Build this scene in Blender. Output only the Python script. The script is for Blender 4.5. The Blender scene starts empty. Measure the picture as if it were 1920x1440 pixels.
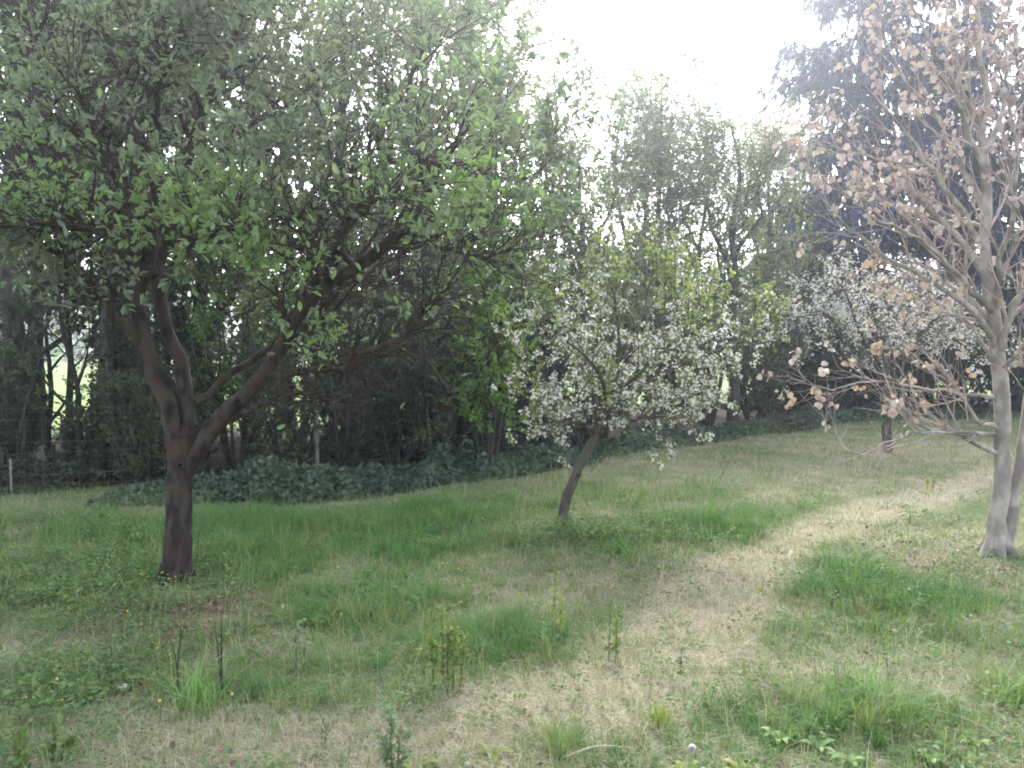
import bpy, math, random
import numpy as np
from mathutils import Matrix, Vector

# ---------------------------------------------------------------- camera, sky, sun, exposure
scene = bpy.context.scene
F_PX, CAM_H, PITCH = 1598.0, 1.75, math.radians(-2.5)
cam_data = bpy.data.cameras.new('camera')
cam = bpy.data.objects.new('camera', cam_data)
scene.collection.objects.link(cam)
cam.location = (0, 0, CAM_H)
cam.rotation_euler = (math.radians(90) + PITCH, 0, 0)
cam_data.sensor_width = 36.0
cam_data.lens = F_PX / 1920 * 36.0
cam_data.clip_end = 2000
scene.camera = cam

SUN_ELEV, SUN_AZ = math.radians(40), math.radians(3)     # azimuth measured from +Y towards +X
world = bpy.data.worlds.new('World'); scene.world = world
world.use_nodes = True
wn = world.node_tree; wn.nodes.clear()
sky = wn.nodes.new('ShaderNodeTexSky'); sky.sky_type = 'NISHITA'; sky.sun_disc = False
sky.sun_elevation = SUN_ELEV; sky.sun_rotation = SUN_AZ
sky.air_density = 1.0; sky.dust_density = 2.0; sky.ozone_density = 1.0
hsv = wn.nodes.new('ShaderNodeHueSaturation'); hsv.inputs['Saturation'].default_value = 0.35
bg = wn.nodes.new('ShaderNodeBackground'); bg.inputs['Strength'].default_value = 0.14
wo = wn.nodes.new('ShaderNodeOutputWorld')
wn.links.new(sky.outputs[0], hsv.inputs['Color']); wn.links.new(hsv.outputs[0], bg.inputs['Color'])
wn.links.new(bg.outputs[0], wo.inputs['Surface'])

sun_data = bpy.data.lights.new('sun', 'SUN')
sun_data.energy = 1.5; sun_data.angle = math.radians(25); sun_data.color = (1.0, 0.96, 0.9)
sun = bpy.data.objects.new('sun', sun_data); scene.collection.objects.link(sun)
sd = Vector((math.sin(SUN_AZ) * math.cos(SUN_ELEV), math.cos(SUN_AZ) * math.cos(SUN_ELEV), math.sin(SUN_ELEV)))
sun.rotation_euler = (-sd).to_track_quat('-Z', 'Y').to_euler()
sun.location = sd * 40

vs = scene.view_settings
vs.view_transform = 'Standard'; vs.look = 'None'; vs.gamma = 1.0; vs.exposure = 2.55
scene.cycles.use_adaptive_sampling = True; scene.cycles.adaptive_threshold = .03
scene.cycles.max_bounces = 5; scene.cycles.diffuse_bounces = 3; scene.cycles.transmission_bounces = 4
scene.cycles.glossy_bounces = 2; scene.cycles.volume_bounces = 0
scene.cycles.pixel_filter_type = 'BLACKMAN_HARRIS'; scene.cycles.filter_width = 1.9
HAZE, HAZE_G = 0.0038, 0.82

# ---------------------------------------------------------------- helpers
FWD = np.array([0, math.cos(PITCH), math.sin(PITCH)])
UPV = np.array([0, -math.sin(PITCH), math.cos(PITCH)])
RGT = np.array([1.0, 0, 0])
CAM = np.array([0, 0, CAM_H])
Z = np.array([0.0, 0, 1.0])

def at(px, py, d):
    return CAM + d * (FWD + RGT * (px - 960) / F_PX + UPV * (720 - py) / F_PX)

def gp(px, py):
    r = FWD + RGT * (px - 960) / F_PX + UPV * (720 - py) / F_PX
    p = CAM + r * (CAM_H / -r[2])
    return p

def hashn(ix, iy, s):
    v = np.sin(ix * 127.1 + iy * 311.7 + s * 74.7) * 43758.5453
    return v - np.floor(v)

def noise2(x, y, s=0):
    ix, iy = np.floor(x), np.floor(y)
    fx, fy = x - ix, y - iy
    fx = fx * fx * (3 - 2 * fx); fy = fy * fy * (3 - 2 * fy)
    a = hashn(ix, iy, s); b = hashn(ix + 1, iy, s); c = hashn(ix, iy + 1, s); d = hashn(ix + 1, iy + 1, s)
    return a + (b - a) * fx + (c - a) * fy + (a - b - c + d) * fx * fy

def fbm(x, y, s=0, o=3):
    t = 0; a = .5; n = 0
    for k in range(o):
        t = t + a * noise2(x * 2 ** k, y * 2 ** k, s + k * 11); n += a; a *= .5
    return t / n

def gz(x, y):
    x = np.asarray(x, float); y = np.asarray(y, float)
    return (noise2(x * .45, y * .45, 3) - .5) * .12 + (noise2(x * 1.6, y * 1.6, 5) - .5) * .035

def nrm(v):
    return v / np.maximum(np.linalg.norm(v, axis=-1, keepdims=True), 1e-9)

def link(o, parent=None):
    scene.collection.objects.link(o)
    if parent is not None:
        o.parent = parent
    return o

def np_mesh(name, verts, polys, mat, smooth=True, tint=None):
    """polys: list of int arrays (n,k)"""
    me = bpy.data.meshes.new(name)
    verts = np.ascontiguousarray(verts, dtype=np.float32)
    me.vertices.add(len(verts)); me.vertices.foreach_set('co', verts.ravel())
    polys = [np.asarray(p, dtype=np.int32) for p in polys if len(p)]
    nl = sum(p.size for p in polys); npol = sum(len(p) for p in polys)
    me.loops.add(nl); me.polygons.add(npol)
    me.loops.foreach_set('vertex_index', np.concatenate([p.ravel() for p in polys]))
    tot = np.concatenate([np.full(len(p), p.shape[1], np.int32) for p in polys])
    st = np.concatenate([[0], np.cumsum(tot)[:-1]]).astype(np.int32)
    me.polygons.foreach_set('loop_start', st)
    me.polygons.foreach_set('use_smooth', np.full(npol, smooth, dtype=bool))
    if tint is not None:
        a = me.attributes.new('tint', 'FLOAT', 'POINT'); a.data.foreach_set('value', np.ascontiguousarray(tint, np.float32))
    me.update(calc_edges=True)
    if mat is not None:
        me.materials.append(mat)
    return me

def mesh_obj(name, me, parent=None):
    return link(bpy.data.objects.new(name, me), parent)

def tag(o, label=None, cat=None, group=None, kind=None):
    if label: o['label'] = label
    if cat: o['category'] = cat
    if group: o['group'] = group
    if kind: o['kind'] = kind
    return o

def root(name, loc, label, cat, group=None):
    e = bpy.data.objects.new(name, None); e.empty_display_size = .1
    e.location = loc; link(e); tag(e, label, cat, group)
    return e

class Shape:
    """collects tubes and quads in world space, built relative to an origin"""
    def __init__(s): s.v = []; s.f = {}; s.n = 0; s.t = []
    def add(s, v, f, t=.5):
        v = np.asarray(v, float); s.v.append(v)
        f = np.asarray(f)
        s.f.setdefault(f.shape[1], []).append(f + s.n); s.n += len(v)
        s.t.append(np.full(len(v), t) if np.isscalar(t) else np.asarray(t))
    def tubes(s, P, R, sides, t=.5):
        M, K, _ = P.shape
        T = np.empty_like(P); T[:, 1:-1] = P[:, 2:] - P[:, :-2]; T[:, 0] = P[:, 1] - P[:, 0]; T[:, -1] = P[:, -1] - P[:, -2]
        T = nrm(T)
        md = nrm(P[:, -1] - P[:, 0])
        ref = np.where(np.abs(md[:, 2:3]) > .8, np.array([[1.0, .13, 0]]), np.array([[0, .1, 1.0]]))
        A = nrm(np.cross(T, ref[:, None, :])); B = np.cross(T, A)
        an = np.arange(sides) * 2 * math.pi / sides
        ring = A[:, :, None, :] * np.cos(an)[None, None, :, None] + B[:, :, None, :] * np.sin(an)[None, None, :, None]
        V = P[:, :, None, :] + ring * R[:, :, None, None]
        m, k, j = np.meshgrid(np.arange(M), np.arange(K - 1), np.arange(sides), indexing='ij')
        base = m * K * sides + k * sides
        j2 = (j + 1) % sides
        q = np.stack([base + j, base + j2, base + sides + j2, base + sides + j], -1).reshape(-1, 4)
        s.add(V.reshape(-1, 3), q, t)
    def build(s, name, mat, parent=None, origin=(0, 0, 0), smooth=True):
        v = np.concatenate(s.v) - np.asarray(origin, float)
        polys = [np.concatenate(f) for f in s.f.values()]
        me = np_mesh(name, v, polys, mat, smooth, np.concatenate(s.t))
        return mesh_obj(name, me, parent)

# ---------------------------------------------------------------- materials
def new_mat(name):
    m = bpy.data.materials.new(name); m.use_nodes = True
    n = m.node_tree; n.nodes.clear()
    out = n.nodes.new('ShaderNodeOutputMaterial')
    return m, n, out

def mixrgb(n, fac, a, b):
    x = n.nodes.new('ShaderNodeMix'); x.data_type = 'RGBA'
    for sock, v in ((x.inputs[0], fac), (x.inputs[6], a), (x.inputs[7], b)):
        if hasattr(v, 'links'): n.links.new(v, sock)
        else: sock.default_value = v if not isinstance(v, tuple) else (*v, 1)
    return x.outputs[2]

def ramp(n, fac, stops):
    r = n.nodes.new('ShaderNodeValToRGB'); n.links.new(fac, r.inputs[0])
    e = r.color_ramp.elements
    while len(e) < len(stops): e.new(.5)
    for el, (p, c) in zip(e, stops): el.position = p; el.color = (*c, 1)
    return r.outputs[0]

def leaf_mat(name, stops, trans=.4, rough=.55, tcol=(1.12, 1.16, .72), inst=False, spec=.3):
    m, n, out = new_mat(name)
    at_ = n.nodes.new('ShaderNodeAttribute'); at_.attribute_name = 'tint'
    at_.attribute_type = 'INSTANCER' if inst else 'GEOMETRY'
    fac = at_.outputs['Fac']
    if inst:
        at2 = n.nodes.new('ShaderNodeAttribute'); at2.attribute_name = 'tint'
        ad = n.nodes.new('ShaderNodeMath'); ad.operation = 'ADD'
        sb = n.nodes.new('ShaderNodeMath'); sb.operation = 'MULTIPLY_ADD'
        n.links.new(at2.outputs['Fac'], sb.inputs[0]); sb.inputs[1].default_value = .4; sb.inputs[2].default_value = -.2
        n.links.new(fac, ad.inputs[0]); n.links.new(sb.outputs[0], ad.inputs[1]); fac = ad.outputs[0]
    col = ramp(n, fac, stops)
    p = n.nodes.new('ShaderNodeBsdfPrincipled'); n.links.new(col, p.inputs['Base Color'])
    p.inputs['Roughness'].default_value = rough; p.inputs['Specular IOR Level'].default_value = spec
    t = n.nodes.new('ShaderNodeBsdfTranslucent')
    vm = n.nodes.new('ShaderNodeVectorMath'); vm.operation = 'MULTIPLY'
    n.links.new(col, vm.inputs[0]); vm.inputs[1].default_value = tcol
    n.links.new(vm.outputs[0], t.inputs['Color'])
    mx = n.nodes.new('ShaderNodeMixShader'); mx.inputs[0].default_value = trans
    n.links.new(p.outputs[0], mx.inputs[1]); n.links.new(t.outputs[0], mx.inputs[2])
    n.links.new(mx.outputs[0], out.inputs['Surface'])
    return m

def bark_mat(name, a, b, c, scale=14, stretch=.35, bump=.6):
    m, n, out = new_mat(name)
    tc = n.nodes.new('ShaderNodeTexCoord'); mp = n.nodes.new('ShaderNodeMapping')
    mp.inputs['Scale'].default_value = (1, 1, stretch); n.links.new(tc.outputs['Object'], mp.inputs[0])
    nz = n.nodes.new('ShaderNodeTexNoise'); nz.inputs['Scale'].default_value = scale; nz.inputs['Detail'].default_value = 6
    n.links.new(mp.outputs[0], nz.inputs['Vector'])
    n2 = n.nodes.new('ShaderNodeTexNoise'); n2.inputs['Scale'].default_value = 3.5; n2.inputs['Detail'].default_value = 3
    n.links.new(tc.outputs['Object'], n2.inputs['Vector'])
    c1 = ramp(n, nz.outputs['Fac'], [(.38, a), (.58, b)])
    f2 = ramp(n, n2.outputs['Fac'], [(.45, (0, 0, 0)), (.62, (1, 1, 1))])
    sep = n.nodes.new('ShaderNodeSeparateColor'); n.links.new(f2, sep.inputs[0])
    col = mixrgb(n, sep.outputs[0], c1, c)
    p = n.nodes.new('ShaderNodeBsdfPrincipled'); n.links.new(col, p.inputs['Base Color'])
    p.inputs['Roughness'].default_value = .9; p.inputs['Specular IOR Level'].default_value = .2
    bp = n.nodes.new('ShaderNodeBump'); bp.inputs['Strength'].default_value = bump; bp.inputs['Distance'].default_value = .025
    n.links.new(nz.outputs['Fac'], bp.inputs['Height']); n.links.new(bp.outputs[0], p.inputs['Normal'])
    n.links.new(p.outputs[0], out.inputs['Surface'])
    return m

def plain_mat(name, col, rough=.7, col2=None, scale=20):
    m, n, out = new_mat(name)
    p = n.nodes.new('ShaderNodeBsdfPrincipled'); p.inputs['Roughness'].default_value = rough
    nz = n.nodes.new('ShaderNodeTexNoise'); nz.inputs['Scale'].default_value = scale
    c2 = col2 or tuple(x * .7 for x in col)
    n.links.new(ramp(n, nz.outputs['Fac'], [(.35, c2), (.65, col)]), p.inputs['Base Color'])
    n.links.new(p.outputs[0], out.inputs['Surface'])
    return m

M = {}
M['plum_leaf'] = leaf_mat('plum_leaf', [(0, (.10, .13, .095)), (.6, (.17, .21, .15)), (.85, (.20, .26, .15)), (1, (.22, .33, .12))], .45, rough=.42, spec=.5, tcol=(1.05, 1.16, .8))
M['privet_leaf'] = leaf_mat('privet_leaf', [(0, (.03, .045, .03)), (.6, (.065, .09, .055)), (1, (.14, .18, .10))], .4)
M['wood_leaf'] = leaf_mat('wood_leaf', [(0, (.085, .11, .08)), (.6, (.145, .18, .12)), (1, (.20, .24, .15))], .42)
M['glare_pale_leaf'] = leaf_mat('glare_pale_leaf', [(0, (.12, .15, .10)), (.6, (.19, .225, .145)), (1, (.27, .30, .17))], .55)  # pale leaves, lightened further to put the sky glare into their colour
M['hazel_leaf'] = leaf_mat('hazel_leaf', [(0, (.08, .15, .055)), (.6, (.14, .25, .075)), (1, (.24, .36, .09))], .5)
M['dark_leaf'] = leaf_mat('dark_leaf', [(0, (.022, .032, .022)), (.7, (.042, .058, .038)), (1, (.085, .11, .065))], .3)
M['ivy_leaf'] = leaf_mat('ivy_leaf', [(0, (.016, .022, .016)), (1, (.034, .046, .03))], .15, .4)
M['elder_leaf'] = leaf_mat('elder_leaf', [(0, (.05, .085, .065)), (.7, (.085, .13, .095)), (1, (.13, .18, .12))], .3)
M['spruce'] = leaf_mat('spruce', [(0, (.008, .018, .06)), (.6, (.016, .034, .10)), (1, (.036, .065, .16))], .15, tcol=(1, 1, 1))
M['dark_spruce'] = leaf_mat('dark_spruce', [(0, (.014, .022, .026)), (1, (.036, .048, .05))], .12, tcol=(1, 1, 1))
M['apple_leaf'] = leaf_mat('apple_leaf', [(0, (.11, .15, .075)), (.6, (.20, .25, .115)), (1, (.30, .35, .135))], .45)
M['linden_leaf'] = leaf_mat('linden_leaf', [(0, (.31, .26, .255)), (.45, (.41, .345, .33)), (.75, (.41, .365, .30)), (1, (.40, .295, .21))], .32, tcol=(1.0, .97, .95))
M['petal'] = leaf_mat('petal', [(0, (.60, .56, .56)), (1, (.84, .82, .78))], .35, tcol=(1, .98, .99))
GRASS_STOPS = [(0, (.07, .18, .055)), (.25, (.12, .235, .075)), (.5, (.195, .25, .115)), (.75, (.34, .325, .225)), (1, (.54, .49, .39))]
M['grass'] = leaf_mat('grass', GRASS_STOPS, .4, inst=True, tcol=(1.2, 1.2, .7))
M['herb'] = leaf_mat('herb', [(0, (.08, .155, .06)), (.5, (.13, .22, .085)), (1, (.22, .31, .11))], .4, inst=True)
M['litter'] = leaf_mat('litter', [(0, (.08, .06, .045)), (.6, (.17, .13, .09)), (1, (.33, .27, .2))], .1, inst=True, tcol=(1, 1, 1))
M['sprout'] = leaf_mat('sprout', [(0, (.08, .13, .05)), (.6, (.15, .22, .08)), (1, (.29, .34, .10))], .4)
M['greysprout'] = leaf_mat('greysprout', [(0, (.14, .19, .12)), (1, (.29, .35, .23))], .45)
M['plum_bark'] = bark_mat('plum_bark', (.013, .011, .010), (.056, .047, .040), (.052, .034, .03), bump=1.0)
M['wood_bark'] = bark_mat('wood_bark', (.024, .022, .02), (.065, .06, .054), (.05, .052, .042))
M['pale_bark'] = bark_mat('pale_bark', (.06, .053, .05), (.14, .125, .12), (.1, .095, .08))
M['apple_bark'] = bark_mat('apple_bark', (.04, .034, .03), (.12, .10, .09), (.08, .085, .06))
M['linden_bark'] = bark_mat('linden_bark', (.22, .20, .175), (.38, .345, .31), (.17, .15, .135), scale=11, stretch=.5, bump=.7)
M['linden_twig'] = bark_mat('linden_twig', (.28, .22, .20), (.44, .36, .34), (.33, .27, .25), bump=.1)
M['stem'] = plain_mat('stem', (.11, .08, .06))
M['green_stem'] = plain_mat('green_stem', (.11, .14, .06))
M['straw'] = plain_mat('straw', (.42, .36, .26), .8, (.30, .25, .17))
M['fence_post'] = plain_mat('fence_post', (.22, .21, .19), .85, (.12, .11, .1))
M['wire'] = plain_mat('wire', (.16, .16, .165), .5)
M['stone'] = plain_mat('stone', (.62, .60, .58), .8, (.36, .34, .31), 30)
M['yellow'] = plain_mat('yellow', (.85, .70, .06), .5, (.8, .6, .03))
M['seed'] = leaf_mat('seed', [(0, (.85, .84, .82)), (1, (.9, .9, .88))], .5, tcol=(1, 1, 1))

# ---------------------------------------------------------------- ground masks
def sstep(a, b, x):
    t = np.clip((x - a) / (b - a), 0, 1); return t * t * (3 - 2 * t)

def blob(x, y, items):
    r = np.zeros_like(x)
    for px, py, rx, ry, w in items:
        c = gp(px, py)
        r = np.maximum(r, w * np.exp(-(((x - c[0]) / rx) ** 2 + ((y - c[1]) / ry) ** 2)))
    return r

PATH = [gp(*p)[:2] for p in [(1990, 862), (1860, 893), (1760, 928), (1640, 962), (1520, 1005), (1420, 1050), (1345, 1100), (1300, 1165),
                              (1255, 1240), (1130, 1292), (1000, 1340), (830, 1375), (600, 1400), (330, 1395), (0, 1400)]]
HEDGE = np.array([(-16, 8.5), (-9, 9.6), (-6.1, 10.2), (-1.8, 11.3), (.4, 13.3), (3.5, 16.4), (8.4, 21), (14, 23), (40, 27)])

def hedge_y(x):
    return np.interp(x, HEDGE[:, 0], HEDGE[:, 1])

def path_dist(x, y):
    d = np.full_like(x, 1e9)
    for a, b in zip(PATH[:-1], PATH[1:]):
        ab = b - a; t = np.clip(((x - a[0]) * ab[0] + (y - a[1]) * ab[1]) / (ab @ ab), 0, 1)
        d = np.minimum(d, np.hypot(x - a[0] - t * ab[0], y - a[1] - t * ab[1]))
    return d

LUSH = [(560, 985, 2.0, 1.3, 1), (800, 965, 1.4, 1.0, 1), (450, 1060, .9, .8, .8), (870, 1190, .9, .45, 1), (690, 1130, .8, .7, .75), (430, 1300, .5, .3, .9), (1350, 1000, 1.0, .9, 1),
        (1190, 940, 1.4, 1.0, .5), (1620, 1130, .75, .8, .95), (1560, 1080, .5, .5, .8), (1640, 1350, .75, .32, 1), (1890, 1300, .4, .3, 1), (1060, 1390, .28, .14, .9), (640, 1230, .6, .3, .7),
        (150, 1000, 1.6, 1.0, .6), (1180, 1150, .5, .4, .6), (1450, 1180, .45, .4, .55), (1080, 1240, .4, .25, .6)]
DRY = [(1480, 1270, .7, .3, .6), (1800, 1180, .6, .35, .8), (1150, 1085, .45, .35, .75), (1380, 1090, .5, .4, .6), (1300, 1200, .35, .4, .7), (650, 1390, 1.2, .22, .7), (1750, 850, 3.5, 3.4, .7),
       (1300, 890, 2.0, 1.3, .55), (1600, 900, 2.5, 2.0, .6), (1780, 1010, 1.2, .9, .5), (120, 1380, .9, .25, .7), (60, 1190, .5, .35, .6), (1010, 1110, .5, .3, .5), (980, 1350, .5, .2, .85), (1250, 1290, .5, .2, .9), (1750, 1290, .6, .2, .6)]
BARE = [(370, 1150, .60, .42, 1.1), (330, 1100, .3, .2, .8), (232, 1272, .16, .12, .9), (1790, 1065, .6, .4, .6), (1230, 1075, .45, .25, .5)]
HERB = [(120, 1100, 1.3, 1.1, .7), (60, 1270, .6, .4, .6), (220, 1060, .8, .8, .5), (1620, 1110, .6, .8, .35), (1130, 1005, .95, .45, .9), (1720, 1385, .5, .2, .0), (1060, 1010, .5, .4, 1), (40, 1400, .4, .2, 1), (1700, 1200, .6, .4, .15)]

def masks(x, y):
    n1 = fbm(x * 1.1, y * 1.1, 21); n2 = fbm(x * 4, y * 4, 31)
    pd = path_dist(x, y)
    wid = (.13 + .10 * n1) * (1 + .5 * sstep(8, 4, y))
    n3 = fbm(x * 2.2, y * 2.2, 91)
    path = (1 - sstep(wid, wid * 2.6, pd + (n2 - .5) * .45)) * (.8 + .35 * n3) * (1 - .12 * sstep(6.5, 4.5, y))
    lush = np.clip(blob(x, y, LUSH) + (n1 - .5) * .7 + (n3 - .5) * .9 + (n2 - .5) * .9 - .1, 0, 1)
    dry = np.clip(np.maximum(path, blob(x, y, DRY) * .85) - (n3 - .5) * .6 + (n2 - .5) * .9 + .02, 0, 1)
    bare = np.clip(blob(x, y, BARE) + (n2 - .5) * .5, 0, 1)
    lush = lush * (1 - .75 * dry)
    herb = np.clip(blob(x, y, HERB) + (n2 - .55) * .8, 0, 1) * (1 - .6 * dry)
    hy = hedge_y(x)
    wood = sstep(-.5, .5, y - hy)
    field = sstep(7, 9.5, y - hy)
    return lush, dry, bare, herb, wood, field

# ---------------------------------------------------------------- ground sheet
def axis(lo, hi, step, far):
    core = np.arange(lo, hi + 1e-6, step); up = []; s = step; v = hi
    while v < far: s *= 1.35; v += s; up.append(v)
    dn = []; s = step; v = lo
    while v > -far: s *= 1.35; v -= s; dn.append(v)
    return np.array(dn[::-1] + list(core) + up)

gx, gy = axis(-9, 14, .16, 260), axis(2, 24, .16, 260)
X, Y = np.meshgrid(gx, gy)
x, y = X.ravel(), Y.ravel()
nx, ny = len(gx), len(gy)
i, j = np.meshgrid(np.arange(nx - 1), np.arange(ny - 1))
a0 = (j * nx + i).ravel()
quads = np.stack([a0, a0 + 1, a0 + nx + 1, a0 + nx], 1)
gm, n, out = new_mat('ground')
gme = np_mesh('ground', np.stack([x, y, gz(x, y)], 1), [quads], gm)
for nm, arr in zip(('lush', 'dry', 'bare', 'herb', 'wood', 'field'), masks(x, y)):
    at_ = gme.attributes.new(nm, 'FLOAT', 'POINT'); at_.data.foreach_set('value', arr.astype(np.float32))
tc = n.nodes.new('ShaderNodeTexCoord')
def nz(scale, detail=5):
    t = n.nodes.new('ShaderNodeTexNoise'); t.inputs['Scale'].default_value = scale; t.inputs['Detail'].default_value = detail
    n.links.new(tc.outputs['Object'], t.inputs['Vector']); return t.outputs['Fac']
def attr(nm):
    t = n.nodes.new('ShaderNodeAttribute'); t.attribute_name = nm; return t.outputs['Fac']
fine = nz(60, 8); mid = nz(9)
base = ramp(n, fine, [(.3, (.05, .065, .035)), (.5, (.12, .135, .075)), (.7, (.21, .20, .13))])
dryc = ramp(n, fine, [(.28, (.13, .11, .08)), (.5, (.30, .265, .20)), (.72, (.48, .43, .34))])
grn = ramp(n, fine, [(.3, (.03, .065, .022)), (.7, (.09, .155, .05))])
soil = ramp(n, mid, [(.35, (.09, .06, .045)), (.6, (.19, .13, .10))])
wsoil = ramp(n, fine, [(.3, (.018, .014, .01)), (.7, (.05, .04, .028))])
fld = ramp(n, mid, [(.3, (.13, .20, .06)), (.7, (.20, .27, .10))])
c = mixrgb(n, attr('dry'), base, dryc)
c = mixrgb(n, attr('lush'), c, grn)
c = mixrgb(n, attr('bare'), c, soil)
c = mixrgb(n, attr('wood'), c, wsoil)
c = mixrgb(n, attr('field'), c, fld)
p = n.nodes.new('ShaderNodeBsdfPrincipled'); n.links.new(c, p.inputs['Base Color']); p.inputs['Roughness'].default_value = .95
p.inputs['Specular IOR Level'].default_value = .1
bp = n.nodes.new('ShaderNodeBump'); bp.inputs['Distance'].default_value = .02; bp.inputs['Strength'].default_value = .8
n.links.new(fine, bp.inputs['Height']); n.links.new(bp.outputs[0], p.inputs['Normal']); n.links.new(p.outputs[0], out.inputs['Surface'])
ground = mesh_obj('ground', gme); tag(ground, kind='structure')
tag(ground, 'grassy orchard ground with a worn straw coloured path', 'ground')

# ---------------------------------------------------------------- branch growing (vectorised)
def resample(pts, K):
    """pts rows: x,y,z,r ; Catmull-Rom through them, K even samples"""
    p = np.asarray(pts, float); q = np.vstack([2 * p[0] - p[1], p, 2 * p[-1] - p[-2]]); o = []
    for k in range(1, len(q) - 2):
        t = np.linspace(0, 1, 12, endpoint=False)[:, None]
        a, b, c_, d = q[k - 1], q[k], q[k + 1], q[k + 2]
        o.append(.5 * (2 * b + (c_ - a) * t + (2 * a - 5 * b + 4 * c_ - d) * t ** 2 + (3 * b - a - 3 * c_ + d) * t ** 3))
    o.append(p[-1:]); o = np.vstack(o)
    s = np.concatenate([[0], np.cumsum(np.linalg.norm(np.diff(o[:, :3], axis=0), axis=1))])
    u = np.linspace(0, s[-1], K)
    return np.stack([np.interp(u, s, o[:, k]) for k in range(4)], 1)

def limb_px(rows, K=16, rng=None, jit=.012):
    pts = [np.append(at(a, b, d), r) for a, b, d, r in rows]
    o = resample(pts, K)
    if rng is not None: o[1:, :3] += rng.normal(0, jit, (K - 1, 3))
    return o[:, :3], np.maximum(o[:, 3], .002)

def spawn(P, R, n, rng, t=(.2, 1), ang=(35, 70), L=(.3, .6), K=6, wander=.15, up=.1, rr=.5, rmin=.0015, taper=.3, Lt=None, flat=0.0, rmax=9):
    Mn, Kp, _ = P.shape
    idx = np.repeat(np.arange(Mn), n); m = len(idx)
    tt = t[0] + (t[1] - t[0]) * ((np.tile(np.arange(n), Mn) + rng.random(m)) / n)
    f = np.clip(tt * (Kp - 1), 0, Kp - 1.001); i0 = f.astype(int); fr = (f - i0)[:, None]
    pos = P[idx, i0] * (1 - fr) + P[idx, i0 + 1] * fr
    tan = nrm(P[idx, i0 + 1] - P[idx, i0])
    rad = R[idx, i0] * (1 - fr[:, 0]) + R[idx, i0 + 1] * fr[:, 0]
    rv = rng.normal(0, 1, (m, 3)); rv[:, 2] *= 1 - flat
    N = nrm(rv - (rv * tan).sum(1, keepdims=True) * tan)
    a = np.radians(rng.uniform(ang[0], ang[1], m))[:, None]
    d = nrm(np.cos(a) * tan + np.sin(a) * N + up * Z * .6)
    ln = rng.uniform(L[0], L[1], m)
    if Lt is not None: ln = ln * Lt(tt)
    Q = np.empty((m, K, 3)); Q[:, 0] = pos
    for k in range(1, K):
        d = nrm(d + rng.normal(0, wander, (m, 3)) + up * Z * .35)
        Q[:, k] = Q[:, k - 1] + d * (ln / (K - 1))[:, None]
    r0 = np.clip(rad * rr, rmin, rmax)
    return Q, np.maximum(r0[:, None] * np.linspace(1, taper, K)[None], rmin * .6)

def along(P, n, rng, t=(0, 1)):
    Mn, Kp, _ = P.shape
    idx = np.repeat(np.arange(Mn), n); m = len(idx)
    tt = rng.uniform(t[0], t[1], m)
    f = np.clip(tt * (Kp - 1), 0, Kp - 1.001); i0 = f.astype(int); fr = (f - i0)[:, None]
    return P[idx, i0] * (1 - fr) + P[idx, i0 + 1] * fr, nrm(P[idx, i0 + 1] - P[idx, i0])

# leaf templates: (u along, v across, w up); faces
T_ELL = (np.array([(0, 0, 0), (.32, .30, .07), (.72, .24, .05), (1, 0, -.10), (.72, -.24, .05), (.32, -.30, .07)]), [(0, 1, 2, 3), (0, 3, 4, 5)])
T_PLUM = (np.array([(0, 0, 0), (.38, .19, .05), (.74, .20, .03), (1, 0, -.12), (.74, -.20, .03), (.38, -.19, .05)]), [(0, 1, 2, 3), (0, 3, 4, 5)])
T_DIA = (np.array([(0, 0, 0), (.48, .30, .06), (1, 0, -.05), (.48, -.30, .06)]), [(0, 1, 2, 3)])
T_NAR = (np.array([(0, 0, 0), (.4, .11, 0), (1, 0, -.06), (.4, -.11, 0)]), [(0, 1, 2, 3)])
T_HEART = (np.array([(0, 0, 0), (.08, .36, .06), (.45, .50, .10), (.82, .30, .02), (1.05, 0, -.12), (.82, -.30, .02), (.45, -.50, .10), (.08, -.36, .06), (.5, 0, -.05)]),
           [(0, 1, 2, 8), (8, 2, 3, 4), (8, 4, 5, 6), (0, 8, 6, 7)])
_b = [(0, 0, 0)]; _f = []
for k in range(5):
    a = k * 2 * math.pi / 5; e = .42
    _b += [(.62 * math.cos(a - e) * .8, .62 * math.sin(a - e) * .8, .16), (math.cos(a) * .62, math.sin(a) * .62, .22), (.62 * math.cos(a + e) * .8, .62 * math.sin(a + e) * .8, .16)]
    _f.append((0, 1 + 3 * k, 2 + 3 * k, 3 + 3 * k))
T_BLOSSOM = (np.array(_b), _f)

def frames(pos, tan, rng, size, out=.8, droop=0.0, upn=.8, tanw=.5, svar=.3):
    m = len(pos)
    d = nrm(tan * tanw + nrm(rng.normal(0, 1, (m, 3))) * out + np.array([0, 0, -droop]))
    nn = rng.normal(0, .6, (m, 3)) + Z * upn
    v = nrm(np.cross(nn, d)); w = np.cross(d, v)
    s = size * rng.uniform(1 - svar, 1 + svar, m)
    return np.stack([d, v, w], 1) * s[:, None, None]

def leaf_verts(pos, fr, tpl, rng, tint):
    tv, tf = tpl
    V = pos[:, None, :] + np.einsum('kc,mcx->mkx', tv, fr)
    m, k = len(pos), len(tv)
    off = (np.arange(m) * k)[:, None]
    polys = {}
    for f in tf: polys.setdefault(len(f), []).append(off + np.array(f)[None])
    return V.reshape(-1, 3), [np.concatenate(v) for v in polys.values()], np.repeat(tint, k)

def foliage(name, pos, fr, tpl, mat, rng, parent, tint, kind='stuff'):
    V, F_, T = leaf_verts(pos, fr, tpl, rng, tint)
    o = mesh_obj(name, np_mesh(name, V - np.array(parent.location), F_, mat, False, T), parent)
    if kind: tag(o, kind=kind)
    return o

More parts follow.
